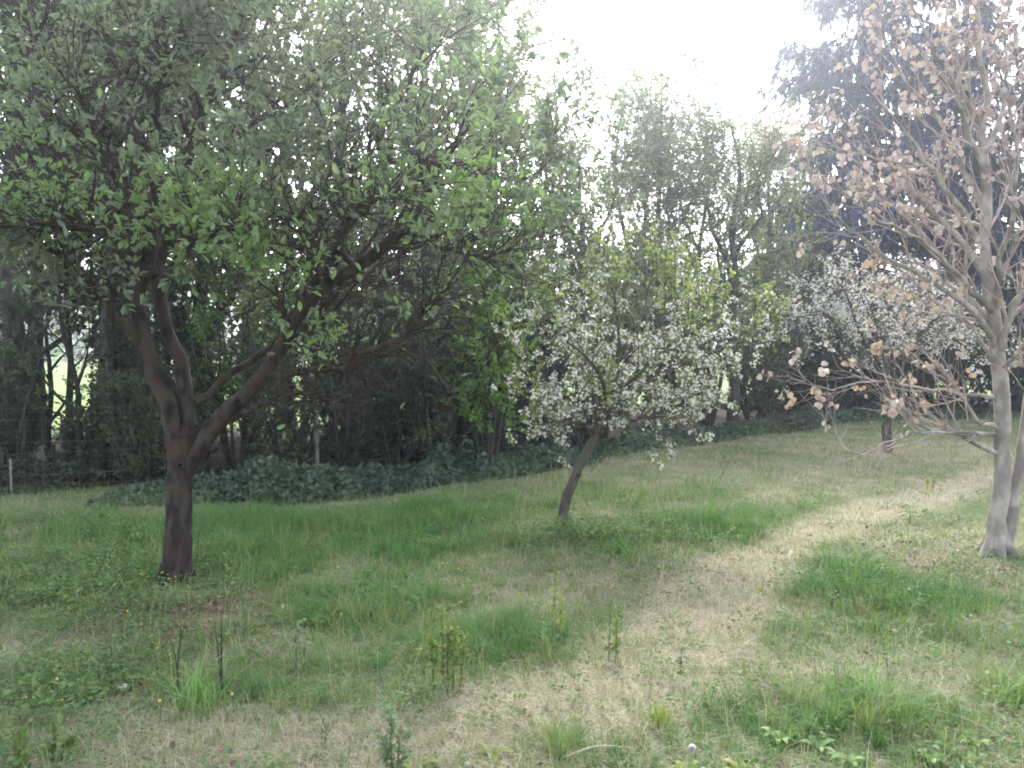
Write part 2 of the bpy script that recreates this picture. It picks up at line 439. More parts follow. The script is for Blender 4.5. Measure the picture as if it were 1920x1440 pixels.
def single_leaves(name, pos, fr, tpl, mat, crown, idx, tint):
    """the pieces that show largest, one object each, sharing a few meshes"""
    tv, tf = tpl
    meshes = []
    for k in range(5):
        polys = {}
        for f in tf: polys.setdefault(len(f), []).append(f)
        meshes.append(np_mesh(name, tv, [np.array(v) for v in polys.values()], mat, False, np.full(len(tv), (k + .5) / 5)))
    org = np.array(crown.parent.location)
    for q in idx:
        o = bpy.data.objects.new(name, meshes[int(min(4, tint[q] * 5))])
        m = Matrix.Identity(4)
        A = fr[q].T
        for r in range(3):
            for c_ in range(3): m[r][c_] = float(A[r, c_])
            m[r][3] = float(pos[q, r] - org[r])
        scene.collection.objects.link(o); o.parent = crown; o.matrix_local = m

def clump_tint(pos, rng, sc=1.3, spread=.22, bias=0.0, seed=1):
    c_ = fbm(pos[:, 0] * sc + pos[:, 2] * .7, pos[:, 2] * sc + pos[:, 1] * .9, seed, 2)
    return np.clip(.5 + (c_ - .5) * 1.3 + rng.normal(0, spread, len(pos)) + bias, 0, 1)

def in_view(pos, margin=40):
    r = pos - CAM; d = r @ FWD
    u = 960 + F_PX * (r @ RGT) / d; v = 720 - F_PX * (r @ UPV) / d
    return (d > 0) & (u > -margin) & (u < 1920 + margin) & (v > -margin) & (v < 1440 + margin), d

def nearest(pos, k, vis=None):
    ok, d = in_view(pos, -5)
    if vis is not None: ok &= vis
    q = np.where(ok)[0]; return q[np.argsort(d[q])[:k]]

# ---------------------------------------------------------------- the wood behind: every tree and shrub a thing
def hedge_base(px, d):
    p_ = at(px, 650, d); x_, y_ = p_[0], p_[1]
    return np.array([x_, y_, float(gz(x_, y_))])

def wood_tree(name, label, px, d, h, rc, seed, leaf, bark, r0=.13, n1=18, n2=9, n3=6, nl=8, lsize=.075, t0=.3, lean=(0, 0), up=.25, fork=None, tpl=T_DIA,
              ang=(40, 70), cat='tree', group='trees of the wood behind', bias=0.0, wander=.05, trunk_sides=9):
    rng = np.random.default_rng(seed)
    b = hedge_base(px, d)
    o = root(name, b, label, cat, group)
    K = 16
    tp = [np.append(b + np.array([lean[0] * t * h + rng.normal(0, wander) * (t > 0), lean[1] * t * h + rng.normal(0, wander) * (t > 0), t * h - (.06 if t == 0 else 0)]), r0 * (1.25 if t == 0 else 1 - .85 * t)) for t in np.linspace(0, 1, 7)]
    tr = resample(tp, K); P_ = [tr[:, :3]]; R_ = [np.maximum(tr[:, 3], .008)]
    if fork:
        for (ft, dx, dy, fh) in fork:
            k = int(ft * (K - 1)); s0 = tr[k]
            fp = [s0 * [1, 1, 1, .8]] + [np.append(s0[:3] + np.array([dx * t, dy * t, fh * t ** .9]) + rng.normal(0, wander * 1.5, 3), s0[3] * .8 * (1 - .85 * t)) for t in (.2, .45, .7, 1)]
            q_ = resample(fp, K); P_.append(q_[:, :3]); R_.append(np.maximum(q_[:, 3], .007))
    P_, R_ = np.array(P_), np.array(R_)
    s = Shape(); s.tubes(P_, R_, trunk_sides); s.build('trunk', M[bark], o, b)
    s = Shape()
    A1, B1 = spawn(P_, R_, n1, rng, (t0, .98), ang, (.65 * rc, 1.15 * rc), 9, .13, up, .45, .008, .25, Lt=lambda t: np.where(t < .5, .85 + .3 * t, 1.25 - .75 * t))
    A2, B2 = spawn(A1, B1, n2, rng, (.2, 1), (30, 65), (.25 * rc, .5 * rc), 7, .16, up * .6, .5, .005, .3)
    A3, B3 = spawn(A2, B2, n3, rng, (.2, 1), (30, 70), (.08 * rc, .24 * rc), 3, .2, .05, .6, .003)
    s.tubes(A1, B1, 6); s.tubes(A2, B2, 4)
    if lsize < .12: s.tubes(A3, B3, 3)
    s.build('branches', M[bark], o, b)
    p1, t1 = along(A3, nl, rng, (.15, 1)); p2, t2 = along(A2, max(1, nl - 4), rng, (.3, 1))
    pos = np.vstack([p1, p2]); tan = np.vstack([t1, t2])
    foliage('crown', pos, frames(pos, tan, rng, lsize, .8, .05, .8), tpl, M[leaf], rng, o, clump_tint(pos, rng, .9, .18, bias, seed))
    return o, P_, R_

def shrub(name, label, px, d, h, rc, seed, leaf, bark='wood_bark', ns=10, n2=8, n3=6, nl=9, lsize=.06, tpl=T_DIA, cat='shrub', group='shrubs along the wood edge', t0=.1, bias=0.0, spread=.75, up=.2):
    rng = np.random.default_rng(seed)
    b = hedge_base(px, d)
    o = root(name, b, label, cat, group)
    Ps, Rs = [], []
    for k in range(ns):
        a = rng.uniform(0, 2 * math.pi); rr_ = rc * rng.uniform(.15, spread); hh = h * rng.uniform(.65, 1)
        e = np.array([math.cos(a), math.sin(a), 0])
        rows = [np.append(b + e * .08 - Z * .05, .03), np.append(b + e * (.08 + rr_ * .35) + Z * hh * .4 + rng.normal(0, .05, 3), .022), np.append(b + e * rr_ * .75 + Z * hh * .75 + rng.normal(0, .06, 3), .014), np.append(b + e * rr_ + Z * hh, .006)]
        q_ = resample(rows, 12); Ps.append(q_[:, :3]); Rs.append(q_[:, 3])
    P_, R_ = np.array(Ps), np.array(Rs)
    s = Shape(); s.tubes(P_, R_, 6)
    A2, B2 = spawn(P_, R_, n2, rng, (t0, 1), (35, 75), (.25 * rc, .65 * rc), 7, .15, up, .5, .004)
    A3, B3 = spawn(A2, B2, n3, rng, (.15, 1), (30, 70), (.08 * rc, .26 * rc), 3, .2, .05, .6, .003)
    s.tubes(A2, B2, 4)
    if lsize < .065: s.tubes(A3, B3, 3)
    s.build('branches', M[bark], o, b)
    pos, tan = along(A3, nl, rng, (.1, 1))
    foliage('crown', pos, frames(pos, tan, rng, lsize, .8, .05, .8), tpl, M[leaf], rng, o, clump_tint(pos, rng, 1.0, .18, bias, seed))
    return o

def spruce(name, label, px, d, h, rc, seed, leaf, nb=90, t0=.1, ns=70, size=.16, dens=10, group='conifers beyond the orchard', r0=.22):
    rng = np.random.default_rng(seed)
    b = hedge_base(px, d)
    o = root(name, b, label, 'conifer', group)
    K = 24; t = np.linspace(0, 1, K)
    P_ = (b - Z * .1)[None] + np.outer(t, Z * h); P_[:, :2] += rng.normal(0, .02, (K, 2)); R_ = r0 * (1 - .93 * t)
    s = Shape(); s.tubes(P_[None], R_[None], 10); s.build('trunk', M['wood_bark'], o, b)
    tb = np.sort(t0 + (1 - t0) * rng.random(nb) ** 1.15); az = np.arange(nb) * 2.4 + rng.normal(0, .3, nb)
    L = rc * (1 - (tb - t0) / (1 - t0)) ** .75 * rng.uniform(.72, 1.1, nb) + .15
    Q = np.empty((nb, 10, 3)); u = np.linspace(0, 1, 10)
    e = np.stack([np.cos(az), np.sin(az), 0 * az], 1)
    for k in range(10):
        Q[:, k] = (b + np.outer(tb * h, Z)) + e * (L * u[k])[:, None] + Z * (L * (-.30 * u[k] + .22 * u[k] ** 3))[:, None]
    Q[:, 1:] += rng.normal(0, .03, Q[:, 1:].shape)
    RB = np.linspace(.035, .008, 10)[None] * (.5 + .5 * L / rc)[:, None]
    s = Shape(); s.tubes(Q, RB, 5)
    A2, B2 = spawn(Q, RB, 12, rng, (.12, 1), (35, 65), (.14 * rc, .34 * rc), 6, .1, -.28, .5, .005, Lt=lambda t: 1.1 - .5 * t, flat=.75)
    A3, B3 = spawn(A2, B2, 3, rng, (.1, 1), (25, 60), (.06 * rc, .17 * rc), 4, .1, -.5, .6, .004)
    s.tubes(A2, B2, 3)
    tag(s.build('boughs', M['wood_bark'], o, b), kind='stuff')
    p1, t1 = along(A3, dens // 2, rng, (0, 1)); p2, t2 = along(A2, dens, rng, (0, 1))
    pos = np.vstack([p1, p2]); tan = np.vstack([t1, t2])
    foliage('crown', pos, frames(pos, tan, rng, size * 1.35, .45, .35, .6, .8), T_NAR, M[leaf], rng, o, clump_tint(pos, rng, .8, .2, 0, seed))
    return o

wood_tree('ash_tree', 'dark leafy tree at the far left edge, rising behind the wire fence', 20, 11.4, 9.5, 2.0, 101, 'wood_leaf', 'wood_bark', .16, nl=11, lsize=.09, t0=.25, bias=-.1)
o, TP_, TR_ = wood_tree('ivy_tree', 'dark leaning ivy-clad trunk beside the bright meadow gap', 182, 11.6, 9, 1.9, 102, 'wood_leaf', 'wood_bark', .13, nl=11, lsize=.09, t0=.33, lean=(.06, .02), bias=-.1)
def ivy(o, P_, R_, seed, h, n=2600, thick=.10):
    rng = np.random.default_rng(seed); b = np.array(o.location)
    p1, t1 = along(P_[:1], n, rng, (0, h)); a = rng.normal(0, 1, (n, 3)); a[:, 2] *= .2; a = nrm(a)
    rr_ = R_[0, 0] * .8 + rng.uniform(0, thick, n); pos = p1 + a * rr_[:, None]
    foliage('ivy', pos, frames(pos, a, rng, .065, .6, .4, .3, .8), T_ELL, M['ivy_leaf'], rng, o, rng.random(n))
ivy(o, TP_, TR_, 5, .55, 1500, .05)
o, TP_, TR_ = wood_tree('ivy_tree', 'thick ivy-wrapped trunk standing behind the plum trunk', 262, 11.9, 9, 2.0, 103, 'wood_leaf', 'wood_bark', .16, nl=11, lsize=.09, t0=.3, bias=-.1)
ivy(o, TP_, TR_, 6, .5, 4200, .26)
wood_tree('maple_tree', 'leafy wood tree behind the plum tree, right of its fork', 470, 13.2, 9.5, 2.3, 104, 'wood_leaf', 'wood_bark', .14, nl=11, lsize=.09, t0=.25)
wood_tree('maple_tree', 'tall pale green tree rising above the dark shrubs at centre-left', 640, 14.0, 10, 2.4, 105, 'glare_pale_leaf', 'wood_bark', .15, nl=11, lsize=.09, t0=.22)
wood_tree('maple_tree', 'tall hazy pale green tree whose crown meets the white sky', 800, 14.4, 9.4, 2.4, 106, 'glare_pale_leaf', 'wood_bark', .15, nl=10, n1=21, t0=.2, bias=.08)
wood_tree('maple_tree', 'rounded pale tree sloping down to the open sky gap', 930, 15.0, 8.0, 2.1, 107, 'glare_pale_leaf', 'pale_bark', .13, nl=11, n1=21, t0=.2, bias=.1)
wood_tree('walnut_tree', 'thinly leaved old tree forking in a wide V at centre', 1090, 16.2, 5.2, 1.5, 108, 'glare_pale_leaf', 'pale_bark', .13, 12, 8, 6, 6, .065, t0=.45, fork=[(.66, -.7, .1, 2.8), (.66, 1.1, .2, 2.6)], wander=.07)
wood_tree('alder_tree', 'bare-twigged tree with a straight dark stem between the V-forked and gnarly trees', 1235, 17.2, 6.9, 1.4, 109, 'glare_pale_leaf', 'pale_bark', .11, 16, 8, 6, 5, .07, t0=.3, fork=[(.45, .9, .1, 3.0)], wander=.07)
wood_tree('alder_tree', 'hazy pale tree standing directly above the apple tree left shoulder', 1040, 17.5, 7.6, 1.9, 112, 'glare_pale_leaf', 'pale_bark', .1, 16, 8, 6, 7, .07, t0=.25, wander=.08)
wood_tree('alder_tree', 'hazy pale tree filling the skyline above the apple tree', 1165, 19.0, 7.2, 1.7, 113, 'glare_pale_leaf', 'pale_bark', .1, 16, 8, 6, 6, .075, t0=.25, wander=.08, fork=[(.5, .7, .1, 3.0)])
wood_tree('alder_tree', 'hazy twiggy tree touching the left edge of the blue spruce', 1440, 20.5, 7.0, 1.6, 114, 'glare_pale_leaf', 'pale_bark', .1, 16, 8, 6, 4, .075, t0=.25, wander=.09, fork=[(.5, -.8, .1, 3.0)])
wood_tree('poplar_tree', 'slender faint tree reaching highest into the sky gap', 1310, 19.5, 8.4, 1.2, 110, 'glare_pale_leaf', 'pale_bark', .08, 16, 7, 6, 4, .07, t0=.35, bias=.15, wander=.09, fork=[(.5, -1.2, .1, 3.9)])
wood_tree('gnarly_tree', 'gnarly twiggy tree with crooked limbs just left of the spruce', 1375, 18.0, 6.4, 1.5, 111, 'glare_pale_leaf', 'wood_bark', .13, 13, 8, 6, 4, .07, t0=.35, fork=[(.55, .8, .1, 2.6), (.5, -.8, .2, 2.4)], wander=.1)
wood_tree('elder_tree', 'small dark-leaved tree hanging over the bright meadow gap', 130, 14.2, 4.6, 1.25, 129, 'dark_leaf', 'wood_bark', .07, 14, 8, 5, 8, .1, t0=.36, bias=.15)
for k, (px, d, h, rc, lf, lab) in enumerate([(70, 15.5, 9.5, 2.4, 'wood_leaf', 'dense tree deep in the wood above the meadow gap, left side'), (230, 16.5, 10, 2.6, 'wood_leaf', 'dense tree deep in the wood above the meadow gap, right side'), (380, 17.5, 10.5, 2.7, 'glare_pale_leaf', 'dense pale tree deep in the wood, in line with the plum right limb base'),
                                              (540, 18.5, 11, 2.8, 'wood_leaf', 'dense tree deep in the wood, in line with the plum right crown'), (720, 18, 10.5, 2.7, 'glare_pale_leaf', 'dense pale tree deep in the wood, just left of centre'), (860, 18.5, 9.6, 2.5, 'glare_pale_leaf', 'dense pale tree deep in the wood, near the sky gap')]):
    wood_tree('beech_tree', lab, px, d, h, rc, 130 + k, lf, 'wood_bark', .15, 18, 8, 5, 7, .17, t0=.13, group='trees deep in the wood')
spruce('spruce_tree', 'huge blue-green spruce towering at upper right', 1632, 25, 19, 4.0, 120, 'spruce', 118, .2, size=.2, dens=22, r0=.3)
spruce('spruce_tree', 'dark lower conifer under the left side of the blue spruce', 1500, 22.5, 5.6, 1.9, 121, 'dark_spruce', 46, .05, size=.18, dens=10)
spruce('spruce_tree', 'dark conifer half hidden behind the copper-leaved crown', 1800, 26, 15, 2.8, 122, 'dark_spruce', 80, .06, size=.27, dens=6)
spruce('spruce_tree', 'dark conifer at the right picture edge', 1985, 23, 11, 2.5, 123, 'dark_spruce', 60, .04, size=.27, dens=6)
spruce('spruce_tree', 'dark conifer between the two blossoming trees, low behind', 1610, 23.5, 4.2, 1.9, 124, 'dark_spruce', 44, .03, size=.18, dens=6)
spruce('spruce_tree', 'low shaded conifer behind the left side of the apple tree', 930, 14.2, 3.0, 1.5, 125, 'dark_spruce', 46, .03, size=.14, dens=6)
spruce('spruce_tree', 'low shaded conifer behind the dark shrubs left of the apple tree', 770, 13.4, 3.2, 1.6, 126, 'dark_spruce', 46, .03, size=.14, dens=6)

shrub('hazel_bush', 'bright yellow-green hazel bush just left of the apple tree', 915, 11.9, 3.3, 1.15, 201, 'hazel_leaf', lsize=.07, nl=11, t0=.2, n2=10, ns=14, bias=.05)
shrub('hazel_bush', 'green broad-leaved bush behind the plum twig broom', 820, 12.2, 3.0, 1.1, 202, 'wood_leaf', lsize=.06, bias=.05, nl=10)
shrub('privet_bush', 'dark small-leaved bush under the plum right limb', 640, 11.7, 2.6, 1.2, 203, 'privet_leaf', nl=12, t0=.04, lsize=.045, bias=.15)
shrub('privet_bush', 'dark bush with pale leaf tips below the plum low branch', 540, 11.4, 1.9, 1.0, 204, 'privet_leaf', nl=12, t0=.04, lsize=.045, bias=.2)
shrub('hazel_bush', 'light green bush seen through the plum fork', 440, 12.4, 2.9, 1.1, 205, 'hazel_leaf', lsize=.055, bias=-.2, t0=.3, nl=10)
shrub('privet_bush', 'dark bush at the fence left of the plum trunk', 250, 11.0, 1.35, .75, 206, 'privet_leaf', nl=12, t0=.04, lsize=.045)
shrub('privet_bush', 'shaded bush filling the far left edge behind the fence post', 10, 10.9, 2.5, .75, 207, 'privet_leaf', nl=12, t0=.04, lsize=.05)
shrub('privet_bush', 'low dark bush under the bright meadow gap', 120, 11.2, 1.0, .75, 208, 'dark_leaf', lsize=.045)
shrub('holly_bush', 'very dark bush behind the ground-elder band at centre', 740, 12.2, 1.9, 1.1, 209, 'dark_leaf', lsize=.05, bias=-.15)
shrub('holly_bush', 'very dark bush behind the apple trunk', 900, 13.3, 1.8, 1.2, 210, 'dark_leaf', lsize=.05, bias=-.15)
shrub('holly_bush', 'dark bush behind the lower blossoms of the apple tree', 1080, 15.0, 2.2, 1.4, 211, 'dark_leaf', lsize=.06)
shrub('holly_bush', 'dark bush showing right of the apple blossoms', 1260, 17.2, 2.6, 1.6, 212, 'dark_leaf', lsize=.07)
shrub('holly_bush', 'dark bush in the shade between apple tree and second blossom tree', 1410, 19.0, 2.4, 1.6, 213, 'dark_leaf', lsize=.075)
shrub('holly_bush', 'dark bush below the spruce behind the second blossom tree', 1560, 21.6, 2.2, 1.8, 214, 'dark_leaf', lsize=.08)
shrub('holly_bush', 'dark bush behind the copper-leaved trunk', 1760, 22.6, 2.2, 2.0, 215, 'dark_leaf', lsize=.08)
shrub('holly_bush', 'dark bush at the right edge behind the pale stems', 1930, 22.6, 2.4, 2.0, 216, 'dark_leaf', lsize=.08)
shrub('hazel_bush', 'mid green bush rising behind the apple shoots', 1130, 16.6, 4.4, 1.5, 217, 'glare_pale_leaf', lsize=.08, t0=.3, bias=-.1, nl=11)
shrub('hazel_bush', 'tall pale bush filling the space between the V-forked tree and the straight stem', 1225, 18.4, 5.0, 1.6, 223, 'glare_pale_leaf', lsize=.08, t0=.3, nl=10)
shrub('hazel_bush', 'tall pale bush left of the V-forked tree', 1015, 15.8, 4.6, 1.2, 224, 'glare_pale_leaf', lsize=.08, t0=.3, nl=10)
shrub('hazel_bush', 'tall grey-green bush right of the gnarly tree', 1440, 20.5, 4.6, 1.5, 225, 'glare_pale_leaf', lsize=.09, t0=.3, nl=9, bias=-.25)
shrub('hazel_bush', 'grey-green bush below the gnarly tree', 1330, 18.6, 4.8, 1.5, 218, 'glare_pale_leaf', nl=10, lsize=.08, t0=.3, bias=-.2)
shrub('hazel_bush', 'leafy bush at the plum fork, low behind', 360, 11.9, 1.5, .8, 219, 'privet_leaf', nl=12, t0=.04, lsize=.05, bias=.2)
shrub('privet_bush', 'dark bush closing the right side of the meadow gap', 225, 12.6, 2.2, .5, 226, 'dark_leaf', lsize=.06)
shrub('privet_bush', 'dark bush closing the left side of the meadow gap', 40, 12.4, 2.4, .4, 227, 'dark_leaf', lsize=.06)
shrub('hazel_bush', 'dim bush in the second row behind the dark shrubs', 560, 15.5, 3.2, 1.6, 220, 'dark_leaf', lsize=.08, bias=.1)
shrub('hazel_bush', 'dim bush in the second row behind the hazel', 860, 16.5, 3.6, 1.8, 221, 'dark_leaf', lsize=.08, bias=.1)
shrub('thorn_bush', 'dim bush at far left, behind the first trunk', -60, 12.6, 3.0, 1.2, 222, 'dark_leaf', lsize=.07, bias=.1)

# second and third rows that close the wood
rows = [(330, 14.6, 2.8, 1.5, 'in line with the plum trunk'), (460, 17, 3.4, 1.9, 'in line with the plum fork'), (620, 16, 3.2, 1.8, 'in line with the plum right limb'), (720, 17.5, 3.4, 1.9, 'in line with the plum twig broom'),
        (800, 19, 3.6, 2.0, 'in line with the pale maple'), (960, 18, 3.2, 1.9, 'in line with the hazel'), (1030, 19.5, 3.2, 2.0, 'in line with the apple tree left side'), (1170, 20.5, 3.4, 2.1, 'in line with the apple shoots'),
        (1290, 22, 3.4, 2.1, 'in line with the apple right side'), (1420, 23.5, 3.4, 2.2, 'in line with the gap between the blossom trees'), (-120, 14.5, 3.2, 1.7, 'past the left picture edge'), (-20, 16.5, 3.0, 1.5, 'in line with the fence post'),
        (1540, 26, 3.6, 2.4, 'in line with the second blossom tree left side'), (1700, 28, 3.8, 2.6, 'in line with the second blossom tree right side'), (1880, 28, 3.8, 2.6, 'in line with the pale grey trunk'), (270, 17.5, 3.0, 1.3, 'in line with the ivy trunk')]
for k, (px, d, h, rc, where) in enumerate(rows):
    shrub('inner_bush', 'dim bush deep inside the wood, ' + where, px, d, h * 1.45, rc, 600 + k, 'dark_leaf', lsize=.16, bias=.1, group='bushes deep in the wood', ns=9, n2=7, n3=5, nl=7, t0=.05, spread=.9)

# thin dark trees standing in the gap before the meadow
def thin_tree(label, px, d, h, seed, lean, forks):
    rng = np.random.default_rng(seed); b = hedge_base(px, d)
    o = root('thorn_tree', b, label, 'tree', 'thin trees in the meadow gap')
    tp = [np.append(b + np.array([lean * t, 0, t * h]) + rng.normal(0, .03, 3) * (t > 0), .045 * (1 - .7 * t) + .006) for t in np.linspace(0, 1, 6)]
    q_ = resample(tp, 14); Ps, Rs = [q_[:, :3]], [q_[:, 3]]
    s = Shape(); s.tubes(q_[None, :, :3], q_[None, :, 3], 7); s.build('trunk', M['wood_bark'], o, b)
    for (ft, dx, dz) in forks:
        s0 = q_[int(ft * 13)]
        f = resample([s0 * [1, 1, 1, .7]] + [np.append(s0[:3] + np.array([dx * t, rng.normal(0, .1), dz * t]) + rng.normal(0, .03, 3), s0[3] * .7 * (1 - .7 * t)) for t in (.3, .65, 1)], 14)
        Ps.append(f[:, :3]); Rs.append(f[:, 3])
    P_, R_ = np.array(Ps), np.array(Rs)
    A1, B1 = spawn(P_, R_, 7, rng, (.3, 1), (30, 70), (.2, .6), 6, .2, .1, .5, .005)
    A2, B2 = spawn(A1, B1, 4, rng, (.2, 1), (30, 70), (.1, .3), 4, .2, 0, .6, .003)
    s = Shape(); s.tubes(P_[1:], R_[1:], 5); s.tubes(A1, B1, 4); s.tubes(A2, B2, 3); s.build('branches', M['wood_bark'], o, b)
    p1, t1 = along(A2, 2, rng, (.3, 1)); foliage('crown', p1, frames(p1, t1, rng, .05), T_DIA, M['wood_leaf'], rng, o, rng.random(len(p1)))
thin_tree('thin crooked tree at the left of the bright meadow gap', 88, 13.0, 2.6, 301, .1, [(.3, .6, .9), (.45, -.4, .7), (.6, .5, .6)])
thin_tree('thin dark tree forking across the bright meadow gap', 156, 12.4, 2.6, 302, -.35, [(.35, -1.0, .8), (.5, .25, .9), (.62, -.3, .7)])
thin_tree('thin upright sapling tree seen through the plum fork gap', 460, 13.0, 2.4, 303, .05, [(.5, .3, .7), (.6, -.3, .6)])

# dark broad-leaved band at the foot of the wood: too many leaves to count
def band(name, label, n, x0, x1, off, width, hmax, leaf, size, seed, cat='undergrowth'):
    rng = np.random.default_rng(seed)
    x_ = rng.uniform(x0, x1, n); y_ = hedge_y(x_) + off + rng.uniform(-width, width, n)
    y_ += (fbm(x_ * .8, x_ * 0 + seed, 4) - .5) * .9
    prof = np.clip(1.2 - np.abs(y_ - hedge_y(x_) - off) / width * .9, .08, 1) * (.15 + 1.1 * fbm(x_ * 1.1, y_ * 1.1, 9))
    prof = prof * (.15 + .85 * sstep(x0, x0 + 1.5, x_) * sstep(x1, x1 - 1.5, x_)) * (.3 + .9 * noise2(x_ * 3.1, y_ * 2.2, 19))
    z_ = gz(x_, y_) + hmax * 1.25 * prof * rng.random(n) ** .45
    pos = np.stack([x_, y_, z_], 1); o = root(name, (0, 0, 0), label, cat); 
    fr = frames(pos, np.tile([[0, -.3, 0]], (n, 1)), rng, size, .9, .1, 1.5, 1)
    V, F_, T = leaf_verts(pos, fr, T_ELL, rng, clump_tint(pos, rng, 1.5, .2, 0, seed))
    m = mesh_obj(name, np_mesh(name, V, F_, M[leaf], False, T)); bpy.data.objects.remove(o)
    tag(m, label, cat, kind='stuff')
band('ground_elder', 'band of dark blue-green leafy undergrowth along the foot of the wood', 13000, -4.6, 1.3, -.5, .95, .36, 'elder_leaf', .085, 401)
band('brambles', 'dark tangled leaves low along the wire fence', 7000, -9, -3.6, .55, .5, .55, 'dark_leaf', .06, 402)
band('undergrowth', 'shaded low weeds along the far end of the wood', 6500, 1.0, 12, -.5, .8, .35, 'elder_leaf', .09, 403)

# far treeline beyond the meadow, one hazy mass
rng = np.random.default_rng(7)
n_ = 9000; x_ = rng.uniform(-170, 170, n_); y_ = 120 + rng.normal(0, 5, n_)
z_ = rng.random(n_) * (7 + 9 * fbm(x_ * .06, x_ * 0, 77))
pos = np.stack([x_, y_, z_], 1)
V, F_, T = leaf_verts(pos, frames(pos, np.tile(Z, (n_, 1)), rng, 2.6), T_DIA, rng, rng.random(n_))
tag(mesh_obj('treeline', np_mesh('treeline', V, F_, M['hazel_leaf'], False, T)), 'distant line of green trees beyond the meadow', 'treeline', kind='stuff')

# wire fence in front of the wood
fx = [-9.6, -7.9, -6.02, -4.3, -2.6, -.9, .8]
fpts = [np.array([v, hedge_y(v) - .02 + (.25 if v > -6 else -.02), 0]) for v in fx]
for q_ in fpts: q_[2] = gz(q_[0], q_[1])
fence = root('wire_fence', fpts[2], 'thin wire mesh fence with weathered posts in front of the dark wood', 'fence')
for q_ in fpts:
    s = Shape(); hh = 1.1 if q_ is not fpts[2] else .42
    s.tubes(np.array([[q_ - Z * .1, q_ + Z * hh * .5, q_ + Z * hh, q_ + Z * (hh + .008)]]), np.array([[.028, .027, .026, .004]]) * (.5 if q_ is fpts[2] else 1), 8); s.build('post', M['fence_post'], fence, fpts[2])
for k in range(8):
    s = Shape(); zz = .08 + k * .135
    for a, b2 in zip(fpts[:-1], fpts[1:]):
        m_ = (a + b2) / 2 - Z * .012; s.tubes(np.array([[a + Z * zz, m_ + Z * zz, b2 + Z * zz]]), np.full((1, 3), .0016), 3)
    s.build('wire', M['wire'], fence, fpts[2])
for a, b2 in zip(fpts[:-1], fpts[1:]):
    for t in np.linspace(.08, .92, 9):
        c_ = a * (1 - t) + b2 * t - Z * .01; s = Shape()
        s.tubes(np.array([[c_ + Z * .08, c_ + Z * .5, c_ + Z * 1.025]]), np.full((1, 3), .0013), 3); s.build('wire', M['wire'], fence, fpts[2])
# ---------------------------------------------------------------- old plum tree on the left
def limbs_of(tree, name, limbs, mat, rng, sides=9, K=18):
    """one object per main limb"""
    Ps, Rs = [], []
    org = tree.location
    for rows in limbs:
        P_, R_ = limb_px(rows, K, rng)
        R_ = R_ * (1 + rng.normal(0, .07, K)); R_[0] = rows[0][3]
        Ps.append(P_); Rs.append(R_)
        s = Shape(); s.tubes(P_[None], R_[None], sides); s.build(name, mat, tree, org)
    return np.array(Ps), np.array(Rs)

rng = np.random.default_rng(11)
b = gp(330, 1098); b[2] = gz(b[0], b[1])
plum = root('plum_tree', b, 'old dark-barked plum tree with forked reddish trunk and wide green crown', 'tree')
tr = [(330, 1112, 6.33, .125), (330, 1090, 6.33, .108), (334, 1000, 6.33, .096), (338, 920, 6.33, .094), (340, 865, 6.33, .098), (340, 820, 6.33, .082)]
P0, R0 = limb_px(tr, 26)
s = Shape()
an = np.linspace(0, 2 * math.pi, 15)[:-1]
V = []
for k, (pp, r) in enumerate(zip(P0, R0)):
    fl = 1 + max(0, (4 - k)) * .05
    V.append([pp + np.array([math.cos(a), math.sin(a), 0]) * r * fl * (1 + .07 * math.sin(3 * a + k * .25) + .05 * math.sin(5 * a - k * .6) + .03 * rng.normal()) for a in an])
V = np.array(V); kk, ss = V.shape[:2]
q = [[k * ss + j, k * ss + (j + 1) % ss, (k + 1) * ss + (j + 1) % ss, (k + 1) * ss + j] for k in range(kk - 1) for j in range(ss)]
s.add(V.reshape(-1, 3), q)
for k in range(7):
    a = k * .92 + .4; e = np.array([math.cos(a), math.sin(a), 0]); l_ = rng.uniform(.8, 1.25)
    s.tubes(np.array([[P0[0] + e * .05 + Z * .26, P0[0] + e * .085 + Z * .13, P0[0] + e * .125 * l_ + Z * .05, P0[0] + e * .22 * l_ - Z * .03]]), np.array([[.045, .05, .04, .018]]), 8)
trunk = s.build('trunk', M['plum_bark'], plum, b)
